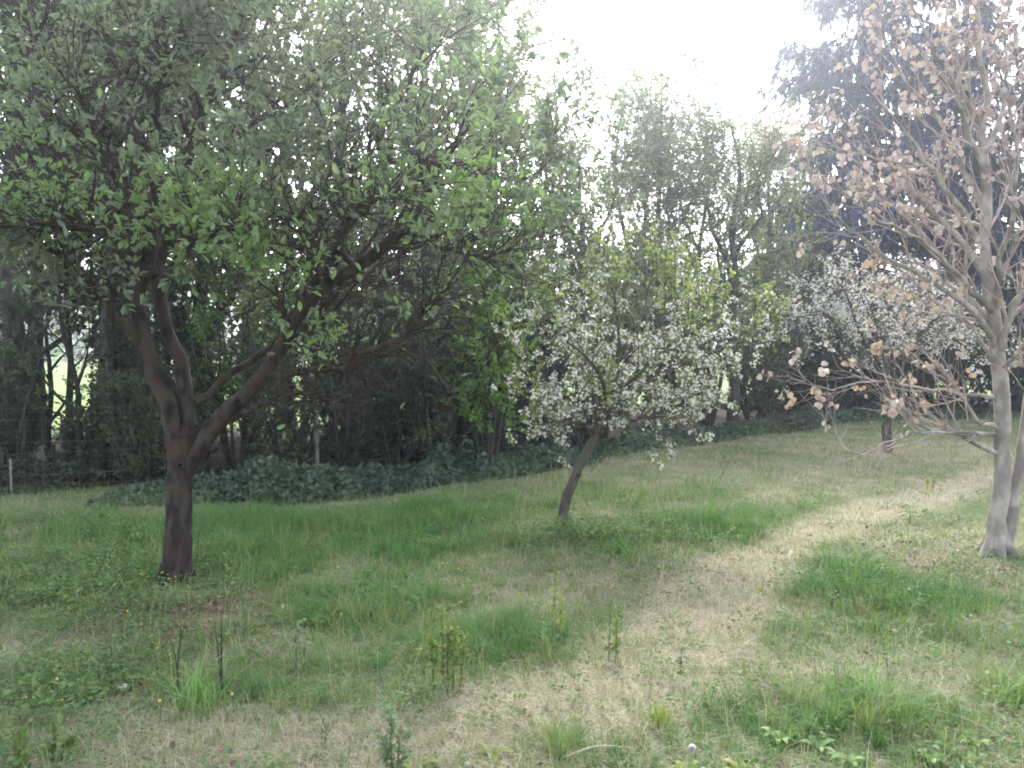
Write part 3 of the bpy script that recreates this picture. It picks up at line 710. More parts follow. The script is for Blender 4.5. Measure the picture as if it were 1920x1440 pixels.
# knot below the fork
s = Shape(); kc = at(341, 872, 6.235)
th = np.linspace(0, 2 * math.pi, 15); s.tubes((kc + np.stack([.02 * np.cos(th), 0 * th - .008, .016 * np.sin(th)], 1))[None], np.full((1, 15), .009), 6)
ko = s.build('knot', M['plum_bark'], trunk, b)
D = 6.33
plum_limbs = [
    [(338, 880, D, .08), (312, 745, 6.3, .078), (280, 680, 6.28, .07), (262, 620, 6.25, .062), (258, 545, 6.25, .056), (282, 460, 6.2, .06), (270, 380, 6.2, .055), (250, 250, 6.25, .05), (215, 130, 6.3, .042), (190, 0, 6.35, .034), (165, -150, 6.4, .01)],
    [(345, 850, D, .065), (357, 775, 6.38, .06), (340, 690, 6.4, .054), (318, 632, 6.4, .05), (298, 560, 6.4, .058), (290, 470, 6.4, .06), (294, 350, 6.45, .056), (286, 200, 6.5, .05), (297, 60, 6.5, .04), (305, -120, 6.5, .012)],
    [(345, 885, D, .075), (400, 800, 6.3, .07), (450, 752, 6.25, .064), (500, 692, 6.2, .056), (545, 620, 6.1, .052), (580, 562, 6.05, .048), (640, 520, 6.0, .044), (700, 475, 5.95, .04), (750, 440, 5.9, .036), (788, 402, 5.85, .034), (820, 330, 5.8, .024), (875, 240, 5.7, .01)],
    [(268, 650, 6.26, .045), (215, 590, 6.1, .034), (198, 560, 6.0, .03), (150, 545, 5.85, .024), (140, 515, 5.8, .02), (90, 470, 5.6, .013), (20, 440, 5.4, .006)],
    [(288, 520, 6.2, .045), (210, 410, 6.2, .055), (140, 335, 6.2, .052), (92, 225, 6.2, .044), (66, 120, 6.2, .038), (25, 0, 6.2, .03), (-20, -130, 6.2, .01)],
    [(296, 500, 6.4, .04), (345, 340, 6.5, .045), (380, 210, 6.55, .04), (430, 90, 6.6, .032), (480, -60, 6.7, .014)],
    [(305, 480, 6.4, .026), (430, 390, 6.6, .022), (505, 268, 6.8, .018), (590, 150, 7.0, .012), (680, 60, 7.1, .006)],
    [(590, 560, 6.05, .045), (615, 510, 6.0, .046), (645, 425, 6.0, .044), (690, 370, 6.05, .038), (725, 290, 6.1, .03), (760, 180, 6.2, .02), (800, 60, 6.3, .008)],
    [(368, 752, 6.4, .034), (430, 705, 6.5, .03), (480, 672, 6.55, .028), (540, 640, 6.6, .025), (600, 585, 6.7, .02), (680, 510, 6.8, .013), (760, 480, 6.9, .006)],
    [(505, 703, 6.2, .032), (560, 697, 6.15, .028), (625, 690, 6.1, .026), (700, 660, 6.0, .022), (760, 622, 5.95, .018), (800, 575, 5.9, .013), (850, 535, 5.8, .006)],
    [(430, 790, 6.28, .022), (480, 762, 6.1, .018), (530, 742, 5.95, .012), (600, 740, 5.8, .005)],
    [(752, 455, 5.9, .018), (820, 462, 5.9, .014), (900, 482, 5.85, .009), (960, 470, 5.8, .004)],
    [(285, 470, 6.2, .03), (200, 430, 5.6, .022), (90, 420, 5.15, .014), (-40, 400, 4.9, .006)],
    [(300, 540, 6.2, .03), (350, 470, 5.7, .022), (410, 430, 5.3, .013), (470, 420, 5.0, .005)],
    [(600, 545, 6.05, .026), (585, 480, 5.6, .02), (560, 430, 5.25, .013), (520, 400, 5.0, .006)],
    [(660, 505, 6.0, .022), (640, 440, 5.6, .016), (680, 390, 5.3, .011), (760, 370, 5.0, .005)],
    [(288, 240, 6.45, .026), (300, 150, 5.9, .02), (310, 90, 5.5, .013), (340, 70, 5.2, .005)],
    [(730, 300, 6.1, .026), (800, 300, 6.2, .02), (890, 330, 6.3, .013), (1010, 340, 6.4, .005)],
    [(286, 300, 6.4, .03), (200, 210, 7.0, .022), (120, 120, 7.5, .015), (30, 30, 7.9, .006)],
    [(292, 380, 6.4, .03), (400, 300, 7.1, .022), (520, 190, 7.6, .015), (640, 90, 8.0, .006)],
    [(270, 420, 6.2, .026), (200, 300, 5.7, .02), (160, 200, 5.3, .013), (110, 130, 5.0, .005)],
]
LP, LR = limbs_of(plum, 'limb', plum_limbs, M['plum_bark'], rng, 9)
s = Shape()
A1, B1 = spawn(LP, LR, 13, rng, (.30, 1), (30, 65), (.35, .95), 9, .16, .22, .5, .004, .35, flat=.2)
A2, B2 = spawn(A1, B1, 6, rng, (.15, 1), (30, 65), (.18, .45), 6, .2, .12, .55, .0025)
A3, B3 = spawn(A2, B2, 4, rng, (.2, 1), (30, 70), (.06, .18), 3, .2, .1, .6, .0018)
s.tubes(A1, B1, 5); s.tubes(A2, B2, 3); s.tubes(A3, B3, 3)
# dense leafy sprays at the ends of the limbs that reach towards the camera
fl = [3, 12, 13, 14, 15, 16, 20]
E1, E2 = spawn(LP[fl], LR[fl], 16, rng, (.4, 1), (25, 70), (.2, .5), 6, .15, .1, .5, .003, flat=.5)
E3, E4 = spawn(E1, E2, 6, rng, (.2, 1), (30, 65), (.08, .2), 3, .2, .1, .6, .0018)
s.tubes(E1, E2, 4); s.tubes(E3, E4, 3)
# bare twig brooms and the dead twigs hanging inside the crown
Bp, Br = spawn(LP[[9, 11, 8]], LR[[9, 11, 8]], 26, rng, (.45, 1), (20, 60), (.2, .6), 7, .2, .1, .5, .003)
Bq, Bs = spawn(Bp, Br, 5, rng, (.2, 1), (25, 60), (.08, .3), 5, .2, .05, .6, .002)
s.tubes(Bp, Br, 4); s.tubes(Bq, Bs, 3)
s.build('twigs', M['plum_bark'], plum, b)
p1, t1 = along(A3, 5, rng, (.72, 1)); p2, t2 = along(A2, 2, rng, (.8, 1)); p3, t3 = along(E3, 8, rng, (.6, 1))
pos = np.vstack([p1, p2, p3]); tan = np.vstack([t1, t2, t3])
r_ = pos - CAM; dd = r_ @ FWD; uu = 960 + F_PX * (r_ @ RGT) / dd; vv = 720 - F_PX * (r_ @ UPV) / dd
# keep the main right limb and the stems readable: fewer leaves in front of them
limb_d = np.min(np.linalg.norm(pos[:, None, [0, 2]] - LP[[0, 1, 2, 4, 5, 7]].reshape(-1, 3)[None, ::2, [0, 2]], axis=2), axis=1)
keep = ~((limb_d < .2) & (rng.random(len(vv)) < .8)) & ~((vv > 590) & (rng.random(len(vv)) < sstep(560, 700, vv) * .97)) & ~((uu > 640) & (vv > 430) & (rng.random(len(vv)) < .8))
pos, tan = pos[keep], tan[keep]; uu, vv = uu[keep], vv[keep]
fr = frames(pos, tan, rng, .062, .8, -.12, 1.1, .65)
front = sstep(6.0, 5.2, (pos - CAM) @ FWD)
tint = clump_tint(pos, rng, 1.6, .15, -.08) + .30 * front * (vv > 300)  # leaves nearest the camera tinted brighter, their catch of light put into the colour
tint = np.clip(tint, 0, 1)
near = nearest(pos, 300)
rest = np.setdiff1d(np.arange(len(pos)), near)
crown_o = foliage('crown', pos[rest], fr[rest], T_PLUM, M['plum_leaf'], rng, plum, tint[rest])
single_leaves('leaf', pos, fr, T_PLUM, M['plum_leaf'], crown_o, near, tint)
print('plum leaves', len(pos))

# ---------------------------------------------------------------- young linden on the right, coppery new leaves
rng = np.random.default_rng(23)
b = gp(1868, 1038); b[2] = gz(b[0], b[1]); D = float((b - CAM) @ FWD)
lind = root('linden_tree', b, 'pale grey two-stemmed young tree with drooping coppery pink new leaves', 'tree')
trunks = [
    [(1862, 1055, D, .12), (1866, 1030, D, .105), (1874, 965, D, .082), (1879, 860, D, .076), (1880, 760, D, .074), (1873, 680, D, .072), (1866, 600, D, .064), (1850, 520, D, .054), (1850, 420, D, .048), (1845, 330, D, .044), (1840, 250, D, .038), (1852, 180, D, .03), (1835, 80, D, .024), (1828, -80, D, .014), (1820, -200, D, .006)],
    [(1880, 1030, D + .04, .085), (1895, 950, D + .06, .068), (1915, 850, D + .1, .06), (1935, 720, D + .15, .052), (1950, 560, D + .2, .045), (1955, 380, D + .2, .035), (1945, 200, D + .2, .025), (1950, 0, D + .2, .012)],
]
TP, TR = [], []
for rows in trunks:
    P_, R_ = limb_px(rows, 30, rng, .009); R_ = R_ * .88 * (1 + rng.normal(0, .035, 30))
    s = Shape(); s.tubes(P_[None], R_[None], 14); s.build('trunk', M['linden_bark'], lind, b)
    TP.append(P_); TR.append(R_)
# root flare
s = Shape(); fl = []
for k in range(6):
    a = k * 1.05 + .3; e = np.array([math.cos(a), math.sin(a), 0])
    s.tubes(np.array([[b + e * .03 + Z * .16, b + e * .07 + Z * .07, b + e * .13 + Z * .015, b + e * .2 - Z * .04]]), np.array([[.06, .055, .04, .02]]), 8)
s.build('root_flare', M['linden_bark'], lind, b)
lind_limbs = [
    [(1868, 850, D, .02), (1815, 826, D - .1, .017), (1780, 811, D - .2, .014), (1730, 796, D - .3, .011), (1690, 775, D - .35, .008), (1655, 742, D - .4, .004)],
    [(1872, 802, D, .02), (1826, 788, D - .1, .018), (1802, 742, D - .15, .013), (1760, 690, D - .2, .010), (1722, 650, D - .25, .007), (1690, 600, D - .3, .003)],
    [(1872, 748, D, .018), (1800, 735, D, .014), (1740, 729, D + .05, .011), (1660, 720, D + .1, .009), (1600, 719, D + .1, .007), (1550, 726, D + .1, .005), (1490, 712, D + .1, .003)],
    [(1872, 815, D, .017), (1790, 812, D - .3, .013), (1700, 814, D - .5, .009), (1660, 832, D - .6, .007), (1616, 857, D - .7, .006), (1580, 840, D - .7, .004), (1540, 798, D - .7, .002)],
    [(1868, 655, D, .03), (1830, 590, D - .2, .025), (1770, 545, D - .3, .02), (1690, 500, D - .4, .015), (1620, 455, D - .5, .011), (1560, 390, D - .6, .007), (1500, 300, D - .7, .003)],
    [(1864, 620, D, .03), (1800, 530, D + .2, .025), (1740, 455, D + .3, .019), (1690, 400, D + .4, .014), (1620, 360, D + .5, .010), (1550, 350, D + .55, .006), (1470, 270, D + .6, .003)],
    [(1852, 520, D, .032), (1790, 440, D + .1, .026), (1720, 370, D + .1, .02), (1660, 310, D + .1, .015), (1600, 285, D + .1, .01), (1530, 275, D + .1, .006), (1465, 265, D + .1, .003)],
    [(1850, 470, D, .028), (1800, 390, D - .2, .023), (1740, 310, D - .4, .018), (1690, 240, D - .5, .013), (1645, 195, D - .6, .009), (1610, 130, D - .7, .004)],
    [(1848, 400, D, .028), (1800, 300, D + .2, .022), (1755, 220, D + .3, .017), (1700, 150, D + .4, .012), (1660, 80, D + .5, .007), (1630, 0, D + .6, .003)],
    [(1845, 330, D, .026), (1810, 230, D - .1, .021), (1780, 140, D - .2, .016), (1730, 50, D - .2, .011), (1690, -50, D - .2, .005)],
    [(1842, 250, D, .022), (1800, 150, D, .017), (1790, 60, D, .012), (1770, -60, D, .005)],
    [(1846, 300, D, .024), (1880, 200, D + .1, .018), (1900, 90, D + .1, .012), (1930, -40, D + .1, .005)],
    [(1872, 660, D, .034), (1895, 585, D - .2, .028), (1935, 530, D - .3, .022), (1990, 440, D - .4, .014)],
    [(1866, 600, D, .026), (1880, 480, D - .3, .022), (1905, 360, D - .5, .016), (1900, 240, D - .6, .011), (1870, 120, D - .7, .006)],
    [(1866, 590, D, .024), (1780, 500, D - .5, .019), (1710, 440, D - .8, .014), (1640, 410, D - 1.0, .009), (1580, 360, D - 1.2, .004)],
    [(1852, 430, D, .024), (1770, 400, D + .5, .019), (1690, 350, D + .8, .014), (1610, 310, D + 1.0, .009), (1540, 240, D + 1.2, .004)],
    [(1878, 700, D, .024), (1910, 660, D - .3, .019), (1950, 640, D - .5, .013)],
    [(1874, 690, D, .018), (1810, 600, D + .3, .014), (1740, 560, D + .5, .010), (1680, 540, D + .6, .006), (1600, 530, D + .7, .003)],
]
LP, LR = limbs_of(lind, 'limb', lind_limbs, M['linden_bark'], rng, 7, 16)
s = Shape()
A1, B1 = spawn(LP, LR, 12, rng, (.12, 1), (15, 50), (.25, .7), 8, .09, .18, .55, .003, .4, flat=.1, Lt=lambda t: 1.2 - .75 * t)
Ax, Bx = spawn(np.array(TP), np.array(TR), 12, rng, (.45, 1), (35, 60), (.5, 1.2), 8, .1, .3, .3, .004, .3)
A1 = np.vstack([A1, Ax]); B1 = np.vstack([B1, Bx])
A2, B2 = spawn(A1, B1, 5, rng, (.2, 1), (20, 55), (.12, .42), 6, .1, .14, .65, .0028)
s.tubes(A1, B1, 5); s.tubes(A2, B2, 3)
s.build('twigs', M['linden_twig'], lind, b)
tips = np.vstack([A2[:, -1], A1[:, -1], A2[:, 3]]); tt = np.vstack([A2[:, -1] - A2[:, -2], A1[:, -1] - A1[:, -2], A2[:, 3] - A2[:, 2]])
r_ = tips - CAM; dd = r_ @ FWD; vv = 720 - F_PX * (r_ @ UPV) / dd; uu = 960 + F_PX * (r_ @ RGT) / dd
keep = rng.random(len(tips)) < np.interp(vv, [0, 300, 480, 600, 800, 830], [.27, .17, .11, .08, .08, 0]) * np.where((vv > 430) & (uu > 1700), .55, 1)
tips, tt, vv = tips[keep], nrm(tt[keep]), vv[keep]
nc = 5
pos = np.repeat(tips, nc, 0) + rng.normal(0, .024, (len(tips) * nc, 3)); tan = np.repeat(tt, nc, 0)
fr = frames(pos, tan, rng, .046, .75, .85, .35, .25, .35)
tint = np.clip(clump_tint(pos, rng, 1.2, .16, -.05, 5) + np.repeat(sstep(420, 640, vv), nc) * .42 + np.repeat(rng.normal(0, .12, len(tips)), nc), 0, 1)
near = nearest(pos, 300); rest = np.setdiff1d(np.arange(len(pos)), near)
crown_o = foliage('crown', pos[rest], fr[rest], T_HEART, M['linden_leaf'], rng, lind, tint[rest])
single_leaves('leaf', pos, fr, T_HEART, M['linden_leaf'], crown_o, near, tint)
print('linden leaves', len(pos))

# ---------------------------------------------------------------- blossoming apple tree
rng = np.random.default_rng(31)
b = gp(1050, 992); b[2] = gz(b[0], b[1]); D = float((b - CAM) @ FWD)
apple = root('apple_tree', b, 'small leaning apple tree in white blossom with upright yellow-green shoots', 'tree')
P_, R_ = limb_px([(1046, 1005, D, .062), (1052, 980, D, .052), (1066, 925, D, .049), (1085, 878, D, .046), (1105, 840, D, .046), (1120, 800, D, .04), (1128, 765, D, .03)], 20, rng, .004)
s = Shape(); s.tubes(P_[None], R_[None], 12); s.build('trunk', M['apple_bark'], apple, b)
s = Shape(); kc = at(1084, 890, D - .05); s.tubes((kc + np.array([[0, 0, 0], [.01, -.02, 0], [.012, -.035, .002]]))[None], np.array([[.02, .02, .012]]), 8); s.build('branch_stub', M['apple_bark'], apple, b)
ap = [
    [(1112, 820, D, .026), (1070, 780, D - .1, .02), (1030, 755, D - .15, .014), (1000, 715, D - .2, .008), (985, 640, D - .2, .004)],
    [(1118, 800, D, .028), (1110, 720, D + .1, .022), (1085, 640, D + .2, .016), (1060, 570, D + .3, .01), (1035, 510, D + .3, .005)],
    [(1124, 790, D, .03), (1165, 700, D, .024), (1195, 620, D + .1, .018), (1215, 550, D + .1, .012), (1235, 480, D + .1, .006)],
    [(1126, 785, D, .03), (1190, 735, D - .1, .024), (1270, 690, D - .2, .019), (1340, 660, D - .3, .014), (1400, 635, D - .3, .009), (1470, 595, D - .3, .004)],
    [(1118, 815, D, .022), (1180, 790, D - .3, .017), (1240, 780, D - .5, .012), (1295, 800, D - .6, .006)],
    [(1122, 795, D, .026), (1130, 730, D - .5, .02), (1110, 680, D - .8, .014), (1060, 640, D - 1.0, .008)],
    [(1122, 795, D, .026), (1170, 730, D - .5, .02), (1230, 670, D - .8, .014), (1300, 620, D - .9, .008), (1360, 580, D - 1, .004)],
    [(1122, 795, D, .026), (1180, 690, D + .5, .02), (1250, 620, D + .8, .014), (1320, 560, D + 1.0, .008), (1390, 540, D + 1.1, .004)],
    [(1120, 795, D, .026), (1100, 700, D + .6, .02), (1060, 620, D + .9, .014), (1020, 590, D + 1.1, .006)],
    [(1118, 810, D, .02), (1080, 790, D - .4, .015), (1030, 800, D - .6, .009), (990, 790, D - .7, .004)],
    [(1150, 740, D, .022), (1160, 640, D - .3, .017), (1150, 550, D - .4, .012), (1130, 480, D - .4, .006)],
    [(1250, 700, D - .2, .016), (1300, 740, D - .4, .011), (1330, 730, D - .5, .006)],
]
LP, LR = limbs_of(apple, 'limb', ap, M['apple_bark'], rng, 7, 14)
s = Shape()
A1, B1 = spawn(LP, LR, 17, rng, (.2, 1), (35, 75), (.15, .5), 7, .18, .12, .5, .003, .4)
A2, B2 = spawn(A1, B1, 4, rng, (.2, 1), (30, 70), (.06, .2), 5, .2, .1, .6, .002)
# upright water shoots
starts = [(1105, 560, 0, 120), (1090, 540, .2, 110), (1130, 560, .3, 90), (1170, 520, 0, 85), (1185, 510, .1, 90), (1215, 505, 0, 95), (1230, 500, .2, 70), (1250, 520, -.2, 70), (1265, 540, .1, 95), (1280, 540, 0, 95), (1295, 545, .2, 85), (1310, 560, -.1, 90),
          (1250, 560, .3, 90), (1330, 590, 0, 95), (1345, 600, .1, 80), (1140, 745, -.9, 110), (1440, 620, -.3, 90), (1470, 600, -.3, 70), (1400, 590, 0, 60), (1285, 580, .1, 100), (1300, 600, -.3, 100), (1270, 600, -.2, 100), (1005, 780, -.6, 70), (990, 730, -.3, 50), (1040, 560, .2, 60), (1150, 570, -.2, 100), (1320, 620, .2, 110), (1240, 590, .0, 110)]
SP, SR = [], []
for px, py, dz, h in starts:
    lean = rng.normal(0, 16); h *= rng.uniform(.6, 1.15); px += rng.normal(0, 8)
    o = resample([np.append(at(px, py + 25, D + dz), .006), np.append(at(px + lean * .4, py - h * .5, D + dz), .0045), np.append(at(px + lean, py - h, D + dz), .002)], 9)
    SP.append(o[:, :3]); SR.append(o[:, 3])
SP, SR = np.array(SP), np.array(SR)
s.tubes(A1, B1, 5); s.tubes(A2, B2, 3); s.tubes(SP, SR, 5)
s.build('twigs', M['apple_bark'], apple, b)
Ft, Fb = spawn(SP, SR, 5, rng, (.0, .7), (25, 60), (.06, .2), 4, .15, .2, .7, .0015); s = Shape(); s.tubes(Ft, Fb, 3); tag(s.build('side_shoots', M['apple_bark'], apple, b), kind='stuff')
p4, t4 = along(Ft, 6, rng, (.2, 1))
p1, t1 = along(A2, 6, rng, (.3, 1)); p1 = np.vstack([p1, p4]); t1 = np.vstack([t1, t4]); p2, t2 = along(SP, 34, rng, (.1, 1)); p3, t3 = along(A1, 5, rng, (.2, 1))
pos = np.vstack([p1, p3, p2]); tan = np.vstack([t1, t3, t2])
fr = np.concatenate([frames(np.vstack([p1, p3]), np.vstack([t1, t3]), rng, .036, .8, 0, .8), frames(p2, t2, rng, .052, 1.0, -.2, .5, .3)])
tint = np.concatenate([np.clip(rng.normal(.35, .2, len(p1) + len(p3)) + .3 * np.concatenate([np.arange(len(p1)) >= len(p1) - len(p4), np.zeros(len(p3), bool)]), 0, 1), np.clip(rng.normal(.7, .2, len(p2)), 0, 1)])
foliage('crown', pos, fr, T_ELL, M['apple_leaf'], rng, apple, tint)
# blossoms: clusters of five petalled flowers on the spurs
def blossoms(tree, A, n, per, size, rng, keep_single, spread=.028, weight=None):
    c_, ct = along(A, n, rng, (.3, 1))
    if weight is not None:
        k = rng.random(len(c_)) < weight(c_); c_, ct = c_[k], ct[k]
    pos = np.repeat(c_, per, 0) + rng.normal(0, spread, (len(c_) * per, 3)); m = len(pos)
    nn = nrm(nrm(pos - np.repeat(c_, per, 0)) + np.array([0, -.35, .5]) + rng.normal(0, .45, (m, 3)))
    u = nrm(np.cross(nn, rng.normal(0, 1, (m, 3)))); v = np.cross(nn, u)
    fr = np.stack([u, v, nn], 1) * (size * rng.uniform(.75, 1.2, m))[:, None, None]
    tint = np.clip(rng.normal(.6, .25, m), 0, 1)
    near = nearest(pos, keep_single) if keep_single else np.array([], int)
    rest = np.setdiff1d(np.arange(m), near)
    bo = foliage('blossoms', pos[rest], fr[rest], T_BLOSSOM, M['petal'], rng, tree, tint[rest])
    if keep_single: single_leaves('blossom', pos, fr, T_BLOSSOM, M['petal'], bo, near, tint)
    print('blossoms', m)
def wt(c_):
    r_ = c_ - CAM; dd = r_ @ FWD; vv = 720 - F_PX * (r_ @ UPV) / dd
    return np.interp(vv, [440, 520, 600, 850], [.15, .45, 1, 1]) * sstep(.05, .35, noise2(c_[:, 0] * 4 + c_[:, 1] * 3, c_[:, 2] * 4, 3))
blossoms(apple, A2, 2, 5, .0225, rng, 300, .02, wt)

# ---------------------------------------------------------------- second blossom tree, farther back
rng = np.random.default_rng(37)
b = gp(1662, 848); b[2] = gz(b[0], b[1]); D = float((b - CAM) @ FWD)
pear = root('blossom_tree', b, 'white blossoming fruit tree farther back, behind the copper-leaved tree', 'tree')
P_, R_ = limb_px([(1662, 856, D, .085), (1664, 800, D, .075), (1660, 720, D, .07), (1655, 660, D, .065), (1650, 600, D, .05)], 16, rng, .012)
s = Shape(); s.tubes(P_[None], R_[None], 10); s.build('trunk', M['apple_bark'], pear, b)
pl = []
for k in range(13):
    a = k / 13 * 2 * math.pi + .3; rx = 185 * math.cos(a); dz = 1.7 * math.sin(a); top = rng.uniform(510, 625) if k % 3 else rng.uniform(600, 690)
    x1 = 1665 + rx + (25 if rx > 0 else 0)
    pl.append([(1656, 690 - (k % 4) * 22, D, .04), (1656 + rx * .35, 640, D + dz * .35, .03), (1660 + rx * .7, 600 - (640 - top) * .3, D + dz * .7, .02), (x1, top, D + dz, .006)])
pl += [[(1652, 620, D, .045), (1640, 560, D - .1, .03), (1650, 515, D - .1, .01)], [(1652, 640, D, .045), (1700, 560, D + .2, .03), (1720, 505, D + .2, .01)], [(1652, 640, D, .04), (1590, 570, D, .03), (1535, 520, D, .01)]]
LP, LR = limbs_of(pear, 'limb', pl, M['apple_bark'], rng, 6, 12)
s = Shape()
A1, B1 = spawn(LP, LR, 13, rng, (.25, 1), (35, 75), (.25, .8), 6, .18, .1, .5, .004)
A2, B2 = spawn(A1, B1, 4, rng, (.2, 1), (30, 70), (.1, .3), 4, .2, .1, .6, .003)
s.tubes(A1, B1, 4); s.tubes(A2, B2, 3); s.build('twigs', M['apple_bark'], pear, b)
p1, t1 = along(A2, 4, rng, (.2, 1))
foliage('crown', p1, frames(p1, t1, rng, .05), T_DIA, M['apple_leaf'], rng, pear, np.clip(rng.normal(.25, .2, len(p1)), 0, 1))
def wt2(c_):
    r_ = c_ - CAM; dd = r_ @ FWD; vv = 720 - F_PX * (r_ @ UPV) / dd
    return np.interp(vv, [440, 500, 640, 720], [.8, 1, 1, .5])
blossoms(pear, A2, 2, 4, .034, rng, 0, .04, wt2)
# ---------------------------------------------------------------- lawn: grass, herbs, litter (uncountable: scattered with geometry nodes)
def blade_tuft(name, nb, h, w, spread, bend, rng, mat, seg=3):
    V, F_, T = [], [], []; n0 = 0
    for k in range(nb):
        a = rng.uniform(0, 2 * math.pi); r = spread * math.sqrt(rng.random()) * rng.uniform(.6, 1.25); base = np.array([math.cos(a) * r, math.sin(a) * r, -.01])
        a2 = rng.uniform(0, 2 * math.pi); d = np.array([math.cos(a2), math.sin(a2), 0]); sd_ = np.array([-d[1], d[0], 0])
        hh = h * rng.uniform(.45, 1.1); bb = bend * rng.uniform(.3, 1.3); ww = w * rng.uniform(.7, 1.2); tt_ = float(np.clip(rng.normal(.5, .22), 0, 1))
        pts = []
        for i_ in range(seg + 1):
            t = i_ / seg; pts.append(base + d * hh * bb * t * t + Z * hh * (t - .38 * min(bb, 1.4) * t * t))
        for i_ in range(seg):
            ws = ww * (1 - i_ / seg * .7); V += [pts[i_] - sd_ * ws, pts[i_] + sd_ * ws]
        V.append(pts[-1])
        for i_ in range(seg - 1): F_.append((n0 + 2 * i_, n0 + 2 * i_ + 1, n0 + 2 * i_ + 3, n0 + 2 * i_ + 2))
        F_.append((n0 + 2 * seg - 2, n0 + 2 * seg - 1, n0 + 2 * seg, n0 + 2 * seg)); T += [tt_] * (2 * seg + 1); n0 += 2 * seg + 1
    q = np.array([f for f in F_ if f[2] != f[3]]).reshape(-1, 4); t3 = np.array([f[:3] for f in F_ if f[2] == f[3]])
    return bpy.data.objects.new(name, np_mesh(name, np.array(V), [q, t3], mat, True, np.array(T)))

def leafy_tuft(name, nl, h, size, spread, rng, mat, tpl=T_ELL, flatn=1.3):
    a = rng.uniform(0, 2 * math.pi, nl); r = spread * np.sqrt(rng.random(nl))
    pos = np.stack([np.cos(a) * r, np.sin(a) * r, h * rng.uniform(.15, 1, nl)], 1)
    tan = np.stack([np.cos(a), np.sin(a), 0 * a + .25], 1)
    V, F_, T = leaf_verts(pos, frames(pos, tan, rng, size, .5, 0, flatn, 1), tpl, rng, np.clip(rng.normal(.5, .25, nl), 0, 1))
    return bpy.data.objects.new(name, np_mesh(name, V, F_, mat, False, T))

def scatter(name, label, cat, protos, pos, rotz, tilt, scale, idx, tint):
    col = bpy.data.collections.new(name + '_kit')
    for o in protos: col.objects.link(o)
    me = bpy.data.meshes.new(name); me.vertices.add(len(pos)); me.vertices.foreach_set('co', pos.astype(np.float32).ravel())
    def att(nm, typ, arr, key='value'):
        a = me.attributes.new(nm, typ, 'POINT'); a.data.foreach_set(key, np.ascontiguousarray(arr).ravel())
    att('rot', 'FLOAT_VECTOR', np.concatenate([tilt, rotz[:, None]], 1).astype(np.float32), 'vector')
    att('scl', 'FLOAT', scale.astype(np.float32)); att('pick', 'INT', idx.astype(np.int32)); att('tint', 'FLOAT', tint.astype(np.float32))
    o = mesh_obj(name, me); tag(o, label, cat, kind='stuff')
    g = bpy.data.node_groups.new(name + '_nodes', 'GeometryNodeTree')
    g.interface.new_socket('Geometry', in_out='INPUT', socket_type='NodeSocketGeometry'); g.interface.new_socket('Geometry', in_out='OUTPUT', socket_type='NodeSocketGeometry')
    gi, go = g.nodes.new('NodeGroupInput'), g.nodes.new('NodeGroupOutput')
    ip = g.nodes.new('GeometryNodeInstanceOnPoints'); ci = g.nodes.new('GeometryNodeCollectionInfo')
    ci.inputs['Collection'].default_value = col; ci.inputs['Separate Children'].default_value = True; ci.inputs['Reset Children'].default_value = True
    def na(nm, typ):
        q = g.nodes.new('GeometryNodeInputNamedAttribute'); q.data_type = typ; q.inputs[0].default_value = nm; return [s for s in q.outputs if s.enabled][0]
    er = g.nodes.new('FunctionNodeEulerToRotation')
    L = g.links.new
    L(gi.outputs[0], ip.inputs['Points']); L(ci.outputs[0], ip.inputs['Instance']); ip.inputs['Pick Instance'].default_value = True
    L(na('pick', 'INT'), ip.inputs['Instance Index']); L(na('rot', 'FLOAT_VECTOR'), er.inputs[0]); L(er.outputs[0], ip.inputs['Rotation'])
    L(na('scl', 'FLOAT'), ip.inputs['Scale']); L(ip.outputs[0], go.inputs[0])
    md = o.modifiers.new('scatter', 'NODES'); md.node_group = g
    return o

def sow(n, rng, seed=0):
    """points over the visible lawn, denser near the camera"""
    d = np.exp(rng.uniform(math.log(2.7), math.log(23), n * 2)); d = np.where(rng.random(n * 2) < .5, d, rng.uniform(2.7, 12, n * 2))
    u = rng.uniform(-.72, .72, n * 2); x_ = u * d; y_ = d
    ok = (y_ < hedge_y(x_) - .1) & (np.hypot(x_ - plum.location[0], y_ - plum.location[1]) > .12) & (np.hypot(x_ - lind.location[0], y_ - lind.location[1]) > .14)
    return x_[ok], y_[ok]

